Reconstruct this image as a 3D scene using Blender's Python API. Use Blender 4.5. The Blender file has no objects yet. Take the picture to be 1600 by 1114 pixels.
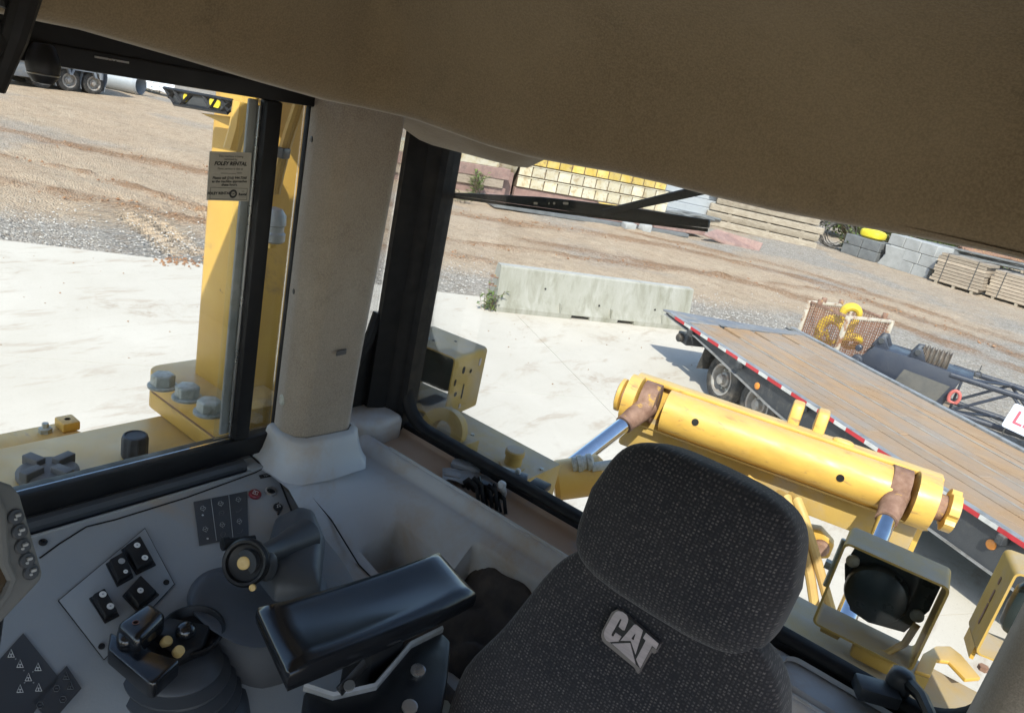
import bpy, bmesh, math, random
from mathutils import Vector, Matrix, noise as mnoise
R_ = math.radians
random.seed(7)
SC = bpy.context.scene
COL = SC.collection
V = Vector

# ------------------------------------------------------------------ camera
CAM_POS = V((0.0, 0.0, 3.6))
PITCH, ROLL, AZ, FPX = R_(18.6), R_(12.5), R_(33.9), 1150.0
fw = V((-math.sin(AZ)*math.cos(PITCH), math.cos(AZ)*math.cos(PITCH), -math.sin(PITCH)))
r0 = V((math.cos(AZ), math.sin(AZ), 0)); u0 = r0.cross(fw)
CR = r0*math.cos(ROLL) + u0*math.sin(ROLL)
CU = u0*math.cos(ROLL) - r0*math.sin(ROLL)
cd = bpy.data.cameras.new('camera'); cam = bpy.data.objects.new('camera', cd); COL.objects.link(cam)
M = Matrix((CR, CU, -fw)).transposed().to_4x4(); M.translation = CAM_POS
cam.matrix_world = M
cd.sensor_width = 36.0; cd.lens = 36.0*FPX/1600.0; cd.clip_start = 0.02; cd.clip_end = 2000
SC.camera = cam

# ------------------------------------------------------------------ sky, sun, exposure
SUN_EL, SUN_AZ = R_(44), (0.45, -0.89)          # horizontal direction towards the sun
W = bpy.data.worlds.new('World'); SC.world = W; W.use_nodes = True
nt = W.node_tree; nt.nodes.clear()
sky = nt.nodes.new('ShaderNodeTexSky'); sky.sky_type = 'NISHITA'; sky.sun_disc = False
sky.sun_elevation = SUN_EL
sky.sun_rotation = math.atan2(SUN_AZ[0], SUN_AZ[1])
sky.air_density = 1.0; sky.dust_density = 1.0; sky.ozone_density = 1.0
bg = nt.nodes.new('ShaderNodeBackground'); bg.inputs[1].default_value = 0.15
wo = nt.nodes.new('ShaderNodeOutputWorld')
nt.links.new(sky.outputs[0], bg.inputs[0]); nt.links.new(bg.outputs[0], wo.inputs[0])
sl = bpy.data.lights.new('sun', 'SUN'); sl.energy = 3.3; sl.angle = R_(0.55); sl.color = (1.0, 0.95, 0.86)
so = bpy.data.objects.new('sun', sl); COL.objects.link(so)
tosun = V((SUN_AZ[0]*math.cos(SUN_EL), SUN_AZ[1]*math.cos(SUN_EL), math.sin(SUN_EL))).normalized()
so.rotation_euler = tosun.to_track_quat('Z', 'Y').to_euler(); so.location = (6, -12, 14)
SC.view_settings.view_transform = 'Standard'; SC.view_settings.look = 'None'
SC.view_settings.exposure = 1.02; SC.view_settings.gamma = 1.0

# ------------------------------------------------------------------ survey: photo pixel -> point on a known plane
def at(px, py, z=None, X=None, Y=None, pl=None):
    d = CR*(px-800.0) - CU*(py-557.0) + fw*FPX
    if z is not None: t = (z-CAM_POS.z)/d.z
    elif X is not None: t = (X-CAM_POS.x)/d.x
    elif Y is not None: t = (Y-CAM_POS.y)/d.y
    else: t = (V(pl[0])-CAM_POS).dot(V(pl[1]))/d.dot(V(pl[1]))
    return CAM_POS + d*t

# ------------------------------------------------------------------ mesh helpers
ORG = {}
def tag(o, label=None, cat=None, group=None, kind=None):
    if label: o['label'] = label
    if cat: o['category'] = cat
    if group: o['group'] = group
    if kind: o['kind'] = kind
    return o
def thing(name, loc, label, cat, group=None):
    o = bpy.data.objects.new(name, None); COL.objects.link(o); o.location = loc
    o.empty_display_size = 0.1
    ORG[o] = V(loc); return tag(o, label, cat, group)

class B:
    def __init__(s, m=None): s.v = []; s.f = []; s.m = m or Matrix.Identity(4)
    def add(s, vs, fs):
        k = len(s.v); s.v += [s.m @ V(p) for p in vs]; s.f += [tuple(i+k for i in f) for f in fs]; return s
    def box(s, c, d, rz=0, rot=None):
        h = [x/2 for x in d]; r = rot if rot is not None else Matrix.Rotation(rz, 3, 'Z'); c = V(c)
        vs = [c + r @ V((sx*h[0], sy*h[1], sz*h[2])) for sx in (-1, 1) for sy in (-1, 1) for sz in (-1, 1)]
        return s.add(vs, [(0,1,3,2),(4,6,7,5),(0,4,5,1),(2,3,7,6),(0,2,6,4),(1,5,7,3)])
    def span(s, a, b):   # axis aligned box from corner to corner
        a, b = V(a), V(b); return s.box((a+b)/2, [abs(x) for x in (b-a)])
    def prism(s, pts, ext):
        ext = V(ext); n = len(pts); pts = [V(p) for p in pts]
        vs = pts + [p+ext for p in pts]
        fs = [tuple(range(n))[::-1], tuple(range(n, 2*n))] + [(i, (i+1) % n, (i+1) % n+n, i+n) for i in range(n)]
        return s.add(vs, fs)
    def tube(s, path, r, n=10, caps=True, flat=1.0, up=None):
        path = [V(p) for p in path]; rs = r if isinstance(r, (list, tuple)) else [r]*len(path)
        rings = []; prev = None
        for i, p in enumerate(path):
            t = (path[min(i+1, len(path)-1)]-path[max(i-1, 0)]).normalized()
            if prev is None:
                a = V(up) if up is not None else (V((0, 0, 1)) if abs(t.z) < .9 else V((1, 0, 0)))
            else: a = prev
            x = (a - t*a.dot(t)).normalized(); y = t.cross(x); prev = x
            rings.append([p + x*(math.cos(2*math.pi*k/n)*rs[i]) + y*(math.sin(2*math.pi*k/n)*rs[i]*flat) for k in range(n)])
        return s.loft(rings, caps)
    def loft(s, rings, caps=True, closed=True):
        n = len(rings[0]); vs = [p for r in rings for p in r]; fs = []
        for i in range(len(rings)-1):
            for k in range(n if closed else n-1):
                k2 = (k+1) % n; fs.append((i*n+k, i*n+k2, (i+1)*n+k2, (i+1)*n+k))
        if caps: fs += [tuple(range(n))[::-1], tuple((len(rings)-1)*n+k for k in range(n))]
        return s.add(vs, fs)
    def lathe(s, prof, o, axis=(0, 0, 1), n=24, caps=True):   # prof: (radius, height)
        ax = V(axis).normalized(); q = V((0, 0, 1)).rotation_difference(ax); o = V(o)
        rings = [[o + q @ V((r*math.cos(2*math.pi*k/n), r*math.sin(2*math.pi*k/n), h)) for k in range(n)] for r, h in prof]
        return s.loft(rings, caps)
    def rbox(s, c, d, p=4.0, n=10, rot=None, fn=None):   # superellipsoid cushion
        c = V(c); rot = rot or Matrix.Identity(3); rings = []
        def sp(x): return math.copysign(abs(x)**(2.0/p), x)
        for i in range(n+1):
            ph = -math.pi/2 + math.pi*i/n; ring = []
            for k in range(2*n):
                th = math.pi*k/n
                q = V((d[0]/2*sp(math.cos(ph))*sp(math.cos(th)), d[1]/2*sp(math.cos(ph))*sp(math.sin(th)), d[2]/2*sp(math.sin(ph))))
                if fn: q = fn(q)
                ring.append(c + rot @ q)
            rings.append(ring)
        return s.loft(rings, True)
    def grid(s, nx, ny, fn):
        vs = [fn(i/nx, j/ny) for j in range(ny+1) for i in range(nx+1)]
        return s.add(vs, [(j*(nx+1)+i, j*(nx+1)+i+1, (j+1)*(nx+1)+i+1, (j+1)*(nx+1)+i) for j in range(ny) for i in range(nx)])
    def build(s, name, mat, parent=None, bevel=0, seg=2, smooth=35, label=None, kind=None, loc=None, jit=0, subsurf=0):
        me = bpy.data.meshes.new(name)
        org = ORG.get(parent, V((0, 0, 0))) if parent else V(loc or (0, 0, 0))
        bm = bmesh.new()
        bv = [bm.verts.new(p-org) for p in s.v]
        for f in s.f:
            try: bm.faces.new([bv[i] for i in f])
            except ValueError: pass
        bmesh.ops.remove_doubles(bm, verts=bm.verts, dist=1e-5)
        bmesh.ops.recalc_face_normals(bm, faces=bm.faces)
        if bevel:
            es = [e for e in bm.edges if len(e.link_faces) == 2 and e.calc_face_angle(0) > R_(28)]
            bmesh.ops.bevel(bm, geom=es, offset=bevel, segments=seg, affect='EDGES', profile=.5, clamp_overlap=True)
        if jit:
            for v in bm.verts: v.co += V((random.uniform(-jit, jit), random.uniform(-jit, jit), random.uniform(-jit, jit)))
        bm.to_mesh(me); bm.free()
        if mat: me.materials.append(mat)
        if smooth:
            for p in me.polygons: p.use_smooth = True
            me.set_sharp_from_angle(angle=R_(smooth))
        o = bpy.data.objects.new(name, me); COL.objects.link(o)
        if parent: o.parent = parent; ORG[o] = org
        else: o.location = org; ORG[o] = org
        if subsurf:
            md = o.modifiers.new('sub', 'SUBSURF'); md.levels = subsurf; md.render_levels = subsurf
        if label: o['label'] = label
        if kind: o['kind'] = kind
        return o

def rrect(cx, cy, w, h, r, n=5):     # rounded rectangle outline in 2D
    out = []
    for (sx, sy, a0) in ((1, 1, 0), (-1, 1, 90), (-1, -1, 180), (1, -1, 270)):
        for k in range(n+1):
            a = R_(a0+90*k/n); out.append((cx+sx*(w/2-r)+r*math.cos(a), cy+sy*(h/2-r)+r*math.sin(a)))
    return out
def smooth01(x): x = max(0, min(1, x)); return x*x*(3-2*x)
def lerp(a, b, t): return a+(b-a)*t
def interp(x, pts):
    if x <= pts[0][0]: return pts[0][1]
    for (a, b), (c, d) in zip(pts, pts[1:]):
        if x <= c: return lerp(b, d, (x-a)/(c-a))
    return pts[-1][1]
def text_mesh(txt, size, o, ex, ey, shear=0.0, align='CENTER', offset=0.0, extr=0.0):
    cu = bpy.data.curves.new('t', 'FONT'); cu.body = txt; cu.size = size; cu.align_x = align; cu.align_y = 'CENTER'
    cu.shear = shear; cu.offset = offset; cu.resolution_u = 2
    ob = bpy.data.objects.new('t', cu); COL.objects.link(ob)
    me = bpy.data.meshes.new_from_object(ob)
    b = B(); ex, ey, o = V(ex).normalized(), V(ey).normalized(), V(o)
    b.add([o+ex*v.co.x+ey*v.co.y for v in me.vertices], [tuple(p.vertices) for p in me.polygons])
    bpy.data.objects.remove(ob); bpy.data.curves.remove(cu); bpy.data.meshes.remove(me)
    return b

# ------------------------------------------------------------------ materials
def new_mat(name):
    m = bpy.data.materials.new(name); m.use_nodes = True; n = m.node_tree; n.nodes.clear()
    out = n.nodes.new('ShaderNodeOutputMaterial'); bs = n.nodes.new('ShaderNodeBsdfPrincipled')
    n.links.new(bs.outputs[0], out.inputs[0]); return m, n, bs
def N(n, t, **k):
    o = n.nodes.new(t)
    for a, b in k.items(): setattr(o, a, b)
    return o
def coords(n, kind='Object', scale=(1, 1, 1), rot=(0, 0, 0)):
    tc = N(n, 'ShaderNodeTexCoord'); mp = N(n, 'ShaderNodeMapping')
    mp.inputs['Scale'].default_value = scale; mp.inputs['Rotation'].default_value = rot
    if kind == 'World':
        g = N(n, 'ShaderNodeNewGeometry'); n.links.new(g.outputs['Position'], mp.inputs[0])
    else: n.links.new(tc.outputs[kind], mp.inputs[0])
    return mp.outputs[0]
def noise_tex(n, vec, scale, detail=4, rough=.55, dist=0):
    t = N(n, 'ShaderNodeTexNoise'); t.inputs['Scale'].default_value = scale; t.inputs['Detail'].default_value = detail
    t.inputs['Roughness'].default_value = rough; t.inputs['Distortion'].default_value = dist
    n.links.new(vec, t.inputs['Vector']); return t.outputs['Fac']
def ramp(n, fac, stops):
    r = N(n, 'ShaderNodeValToRGB'); e = r.color_ramp.elements
    while len(e) < len(stops): e.new(.5)
    for i, (p, c) in enumerate(stops):
        e[i].position = p; e[i].color = (c[0], c[1], c[2], 1) if not isinstance(c, (int, float)) else (c, c, c, 1)
    n.links.new(fac, r.inputs[0]); return r.outputs[0]
def mix(n, fac, a, b, mode='MIX'):
    m = N(n, 'ShaderNodeMix', data_type='RGBA', blend_type=mode)
    for i, x in ((0, fac), (6, a), (7, b)):
        if hasattr(x, 'is_linked'): n.links.new(x, m.inputs[i])
        elif isinstance(x, (int, float)): m.inputs[i].default_value = x
        else: m.inputs[i].default_value = (x[0], x[1], x[2], 1)
    return m.outputs[2]
def math_(n, op, a, b=None, clamp=False):
    m = N(n, 'ShaderNodeMath', operation=op, use_clamp=clamp)
    for i, x in ((0, a), (1, b)):
        if x is None: continue
        if hasattr(x, 'is_linked'): n.links.new(x, m.inputs[i])
        else: m.inputs[i].default_value = x
    return m.outputs[0]
def bump(n, bs, h, strength, dist=.01):
    b = N(n, 'ShaderNodeBump'); b.inputs['Strength'].default_value = strength; b.inputs['Distance'].default_value = dist
    n.links.new(h, b.inputs['Height']); n.links.new(b.outputs[0], bs.inputs['Normal'])
def M_(name, col, rough=.6, metal=0, col2=None, nscale=6, spread=(.4, .65), grime=None, gscale=2.5, gspread=(.5, .7), dust=None, bscale=0, bstr=.2, bdist=.003, spec=.5, rvar=.12, scale=(1, 1, 1), coat=0, ovar=0.0, chips=None):
    """painted / moulded surface: colour, mottling, grime patches, dust settled on upward faces, fine relief"""
    m, n, bs = new_mat(name); vec = coords(n, 'Object', scale)
    c = col
    f = noise_tex(n, vec, nscale, 5, .6)
    c2 = col2 or tuple(x*.82 for x in col)
    c = mix(n, ramp(n, f, [(spread[0], 0), (spread[1], 1)]), col, c2)
    if grime:
        g = noise_tex(n, vec, gscale, 8, .68, .4)
        c = mix(n, ramp(n, g, [(gspread[0], 0), (gspread[1], 1)]), c, grime)
    if chips:
        cn = noise_tex(n, vec, chips[3], 6, .72, .3)
        c = mix(n, ramp(n, cn, [(chips[4], 0), (chips[4]+.025, 1)]), c, chips[:3])
    oi = N(n, 'ShaderNodeObjectInfo')
    c = mix(n, 1.0, c, ramp(n, oi.outputs['Random'], [(0, 1-ovar), (1, 1+ovar*.0)]), 'MULTIPLY')
    if dust:
        ge = N(n, 'ShaderNodeNewGeometry'); sx = N(n, 'ShaderNodeSeparateXYZ'); n.links.new(ge.outputs['Normal'], sx.inputs[0])
        dn = noise_tex(n, vec, 9, 6, .7)
        up = math_(n, 'MULTIPLY', ramp(n, sx.outputs[2], [(.55, 0), (.98, 1)]), ramp(n, dn, [(.3, .25), (.65, .95)]))
        c = mix(n, math_(n, 'MULTIPLY', up, dust[3] if len(dust) > 3 else .7), c, dust[:3])
    n.links.new(c, bs.inputs['Base Color']) if hasattr(c, 'is_linked') else None
    rn = noise_tex(n, vec, nscale*2.3, 4)
    n.links.new(ramp(n, rn, [(.3, max(0, rough-rvar)), (.7, min(1, rough+rvar))]), bs.inputs['Roughness'])
    bs.inputs['Metallic'].default_value = metal; bs.inputs['Specular IOR Level'].default_value = spec
    bs.inputs['Coat Weight'].default_value = coat; bs.inputs['Coat Roughness'].default_value = .15
    if bscale: bump(n, bs, noise_tex(n, vec, bscale, 3, .6), bstr, bdist)
    return m
def glass_mat(name, tint=(.96, .98, .97), refl=1.0, dirt=.06):
    m = bpy.data.materials.new(name); m.use_nodes = True; n = m.node_tree; n.nodes.clear()
    out = N(n, 'ShaderNodeOutputMaterial'); tr = N(n, 'ShaderNodeBsdfTransparent'); gl = N(n, 'ShaderNodeBsdfGlossy'); df = N(n, 'ShaderNodeBsdfDiffuse')
    tr.inputs[0].default_value = (*tint, 1); gl.inputs['Roughness'].default_value = .02; df.inputs[0].default_value = (.55, .5, .42, 1)
    fr = N(n, 'ShaderNodeFresnel'); fr.inputs[0].default_value = 1.45
    a = N(n, 'ShaderNodeMixShader'); b = N(n, 'ShaderNodeMixShader')
    n.links.new(math_(n, 'MULTIPLY', fr.outputs[0], refl), a.inputs[0]); n.links.new(tr.outputs[0], a.inputs[1]); n.links.new(gl.outputs[0], a.inputs[2])
    vec = coords(n, 'Object'); d1 = noise_tex(n, vec, 7, 8, .75); d2 = noise_tex(n, vec, 190, 2, .6)
    spots = math_(n, 'MULTIPLY', ramp(n, d2, [(.66, 0), (.72, 1)]), .5)
    n.links.new(math_(n, 'ADD', math_(n, 'MULTIPLY', ramp(n, d1, [(.45, 0), (.8, 1)]), dirt), math_(n, 'MULTIPLY', spots, dirt*2.5)), b.inputs[0])
    n.links.new(a.outputs[0], b.inputs[1]); n.links.new(df.outputs[0], b.inputs[2]); n.links.new(b.outputs[0], out.inputs[0])
    return m

DUST = (.34, .27, .19)
mt = {}
mt['console'] = M_('console_plastic', (.245, .265, .28), .5, col2=(.275, .285, .29), nscale=3, grime=(.33, .265, .2), gscale=3.0, gspread=(.48, .72), bscale=260, bstr=.35, bdist=.0008)
mt['console_lt'] = M_('light_grey_moulding', (.41, .435, .455), .48, col2=(.45, .465, .475), nscale=3, grime=(.38, .29, .2), gscale=3.2, gspread=(.47, .68), bscale=240, bstr=.32, bdist=.0008)
mt['shelf'] = M_('dusty_shelf', (.42, .29, .2), .85, col2=(.45, .34, .25), nscale=5, grime=(.3, .32, .35), gscale=3.0, gspread=(.52, .64), bscale=160, bstr=.3, bdist=.001)
mt['black'] = M_('black_plastic', (.007, .0075, .009), .48, col2=(.011, .011, .012), nscale=9, spec=.35, bscale=500, bstr=.2, bdist=.0005)
mt['slate'] = M_('slate_rubber', (.042, .047, .054), .48, col2=(.046, .05, .056), nscale=6, grime=(.06, .055, .05), gscale=4, gspread=(.55, .8), bscale=300, bstr=.15, bdist=.0005)
mt['rubber'] = M_('black_rubber', (.007, .007, .0075), .62, spec=.3, col2=(.011, .0105, .01), nscale=14, grime=(.06, .047, .034), gscale=7, gspread=(.66, .82), bscale=220, bstr=.25, bdist=.001)
mt['vinyl'] = M_('black_vinyl', (.008, .009, .011), .2, col2=(.01, .011, .013), nscale=5, bscale=300, bstr=.08, bdist=.0004, spec=.8, rvar=.05)
mt['steel'] = M_('zinc_bolt', (.42, .43, .38), .5, metal=.1, col2=(.33, .34, .3), nscale=40, grime=(.2, .2, .15), gscale=30, gspread=(.5, .7), bscale=300, bstr=.2, bdist=.001)
mt['silver'] = M_('silver_trim', (.55, .55, .54), .3, metal=.8)
mt['brass'] = M_('yellow_button', (.6, .42, .16), .45, col2=(.52, .35, .12))
mt['white'] = M_('white_print', (.62, .62, .6), .6)
mt['greyprint'] = M_('grey_print', (.3, .31, .31), .6)
mt['dimprint'] = M_('dim_print', (.1, .105, .11), .6)
mt['red'] = M_('dark_red', (.2, .012, .02), .35)
mt['yellow'] = M_('machine_yellow', (.6, .37, .075), .42, col2=(.54, .32, .065), nscale=3, grime=(.3, .19, .085), gscale=4.5, gspread=(.57, .72), dust=(.42, .34, .24, .5), bscale=140, bstr=.1, bdist=.001, chips=(.14, .08, .045, 13, .685))
mt['yellow_w'] = M_('worn_machine_yellow', (.64, .4, .085), .45, col2=(.56, .34, .075), nscale=4, scale=(1, 4, 4), grime=(.26, .15, .07), gscale=7, gspread=(.58, .7), dust=(.5, .38, .24, .4), bscale=120, bstr=.15, bdist=.001, chips=(.16, .09, .05, 9, .67))
mt['rust'] = M_('rusty_steel', (.17, .09, .06), .8, col2=(.28, .17, .12), nscale=14, grime=(.5, .3, .05), gscale=12, gspread=(.58, .66), bscale=60, bstr=.5, bdist=.003)
mt['chrome'] = M_('chrome_rod', (.62, .66, .72), .12, metal=1.0, rvar=.05)
mt['hose'] = M_('tan_hose', (.5, .33, .1), .6, col2=(.42, .26, .08))
mt['glass'] = glass_mat('window_glass', refl=.5, dirt=.016)
mt['glass_side'] = glass_mat('side_window_glass', dirt=.02, refl=.5)
mt['paper'] = M_('sticker_paper', (.42, .4, .34), .7)
mt['ink'] = M_('ink', (.03, .03, .03), .7)
def ms_headliner(name, col, col2):
    m, n, bs = new_mat(name); vec = coords(n, 'Object')
    c = mix(n, ramp(n, noise_tex(n, vec, 3.2, 7, .68), [(.36, 0), (.64, 1)]), col, col2)
    st = noise_tex(n, vec, 5, 7, .7, .6)
    c = mix(n, ramp(n, st, [(.58, 0), (.72, .6)]), c, tuple(x*.45 for x in col))
    fz = noise_tex(n, vec, 330, 3, .7)
    c = mix(n, math_(n, 'MULTIPLY', ramp(n, fz, [(.38, 0), (.62, 1)]), .5), c, tuple(min(1, x*1.45) for x in col))
    n.links.new(c, bs.inputs['Base Color']); bs.inputs['Roughness'].default_value = .95; bs.inputs['Specular IOR Level'].default_value = .1
    bs.inputs['Sheen Weight'].default_value = .35; bs.inputs['Sheen Roughness'].default_value = .5
    bump(n, bs, math_(n, 'ADD', fz, math_(n, 'MULTIPLY', noise_tex(n, vec, 45, 4, .65), 1.5)), .4, .0018); return m
mt['headliner'] = ms_headliner('headliner_felt', (.225, .172, .102), (.175, .13, .074))
mt['pillar'] = ms_headliner('pillar_felt', (.27, .235, .19), (.19, .155, .118))
def ms_seat():
    m, n, bs = new_mat('seat_weave')
    vec = coords(n, 'Object', (165, 0, 215))
    v = N(n, 'ShaderNodeTexVoronoi', feature='F1', distance='CHEBYCHEV'); v.inputs['Scale'].default_value = 1.0; v.inputs['Randomness'].default_value = .32
    n.links.new(vec, v.inputs['Vector'])
    vo = coords(n, 'Object'); br = noise_tex(n, vo, 120, 3, .7); big = noise_tex(n, vo, 6, 5, .6)
    dot = ramp(n, v.outputs['Distance'], [(.12, 1), (.34, 0)])
    amt = math_(n, 'MULTIPLY', dot, ramp(n, br, [(.4, .1), (.62, 1)]))
    base = mix(n, ramp(n, big, [(.35, 0), (.7, 1)]), (.016, .0165, .02), (.026, .025, .027))
    c = mix(n, math_(n, 'MULTIPLY', amt, .8), base, (.14, .127, .122))
    n.links.new(c, bs.inputs['Base Color']); bs.inputs['Roughness'].default_value = .95; bs.inputs['Specular IOR Level'].default_value = .15
    bs.inputs['Sheen Weight'].default_value = .15
    bump(n, bs, math_(n, 'ADD', math_(n, 'MULTIPLY', dot, .6), math_(n, 'MULTIPLY', br, .5)), .5, .0015); return m
mt['seat'] = ms_seat()
# ================================================================== THE YARD
E0, ED, EN = V((-10.3, 8.2, 0)), V((.5593, .8290, 0)), V((-.8290, .5593, 0))     # slab edge: point, along, outwards
def edge_d(p): return (V((p[0], p[1], 0))-E0).dot(EN)
def edge_s(p): return (V((p[0], p[1], 0))-E0).dot(ED)
SEND = 8.4
def out_d(p): return max(edge_d(p), edge_s(p)-SEND)
def fbm(x, y, s, o=4): return mnoise.fractal(V((x*s, y*s, 3.1)), 1.0, 2.0, o)
def seg_d(p, a, b):
    a, b, p = V(a), V(b), V(p); t = max(0, min(1, (p-a).dot(b-a)/(b-a).length_squared)); return (p-(a+(b-a)*t)).length
RUTS = [[(-22.5, 6.0), (-19.85, 6.93), (-18.5, 8.16), (-15.2, 9.14), (-13.2, 12.5), (-9.5, 19), (-5, 26)],
        [(-20, 5.0), (-17.0, 5.94), (-15.36, 7.6), (-12.9, 9.6), (-10.5, 14)],
        [(-24, 8), (-17, 14.5), (-13.2, 21.8), (-9.67, 25.4), (-5.66, 26.6), (-1.5, 25.4), (3, 23)],
        [(-12, 17.5), (-8, 21.8), (-3, 23.2), (2, 21.5)],
        [(-13, 25), (-8, 28.5), (-2.5, 28.0), (3, 26)]]
RW = [.42, .55, .9, .8, .7]
def gmat():
    m, n, bs = new_mat('yard_dirt'); p = coords(n, 'World')
    at_m = N(n, 'ShaderNodeAttribute', attribute_name='mud'); at_g = N(n, 'ShaderNodeAttribute', attribute_name='gravel'); at_t = N(n, 'ShaderNodeAttribute', attribute_name='track')
    f1 = noise_tex(n, p, .55, 7, .62); f2 = noise_tex(n, p, 9, 5, .7); f3 = noise_tex(n, p, 26, 4, .8); f4 = noise_tex(n, p, 2.6, 6, .75)
    st = noise_tex(n, coords(n, 'World', (.35, 1.6, 1), (0, 0, R_(-48))), 1.5, 6, .65)
    dirt = mix(n, ramp(n, f1, [(.32, 0), (.68, 1)]), (.52, .4, .275), (.46, .335, .22))
    dirt = mix(n, ramp(n, st, [(.52, 0), (.75, .55)]), dirt, (.33, .225, .135))
    v = N(n, 'ShaderNodeTexVoronoi'); v.inputs['Scale'].default_value = 26; n.links.new(p, v.inputs['Vector'])
    sep = N(n, 'ShaderNodeSeparateColor'); n.links.new(v.outputs['Color'], sep.inputs[0])
    grav = ramp(n, sep.outputs[0], [(0, (.2, .185, .16)), (.45, (.31, .29, .26)), (1, (.44, .415, .375))])
    gm = math_(n, 'ADD', at_g.outputs['Fac'], math_(n, 'MULTIPLY', math_(n, 'SUBTRACT', f2, .5), .9), True)
    c = mix(n, ramp(n, gm, [(.25, .1), (.75, .92)]), dirt, grav)
    mm = math_(n, 'ADD', at_m.outputs['Fac'], math_(n, 'ADD', math_(n, 'MULTIPLY', math_(n, 'SUBTRACT', f2, .5), 1.4), math_(n, 'MULTIPLY', math_(n, 'SUBTRACT', f4, .5), 1.2)), True)
    c = mix(n, ramp(n, mm, [(.35, 0), (.95, .85)]), c, (.24, .13, .065))
    c = mix(n, ramp(n, f4, [(.38, .4), (.5, 0)]), c, (.25, .18, .12))
    c = mix(n, ramp(n, f4, [(.55, 0), (.7, .4)]), c, (.54, .45, .34))
    c = mix(n, ramp(n, f3, [(.38, .6), (.5, 0)]), c, (.15, .115, .085))
    c = mix(n, ramp(n, f3, [(.55, 0), (.68, .5)]), c, (.6, .54, .46))
    n.links.new(c, bs.inputs['Base Color']); bs.inputs['Roughness'].default_value = .95; bs.inputs['Specular IOR Level'].default_value = .15
    w = N(n, 'ShaderNodeTexWave', wave_type='BANDS', bands_direction='X'); w.inputs['Scale'].default_value = 1.5; w.inputs['Distortion'].default_value = 1.2; w.inputs['Detail'].default_value = 2
    n.links.new(coords(n, 'World', (1, 1, 1), (0, 0, R_(-20))), w.inputs['Vector'])
    h = math_(n, 'ADD', math_(n, 'MULTIPLY', f2, .5), math_(n, 'MULTIPLY', v.outputs['Distance'], -.5))
    h = math_(n, 'ADD', h, math_(n, 'MULTIPLY', f3, .5))
    h = math_(n, 'ADD', h, math_(n, 'MULTIPLY', math_(n, 'MULTIPLY', w.outputs['Fac'], at_t.outputs['Fac']), 1.6))
    bump(n, bs, math_(n, 'ADD', h, math_(n, 'MULTIPLY', f4, 1.2)), 1.0, .06); return m
mt['ground'] = gmat()
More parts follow.
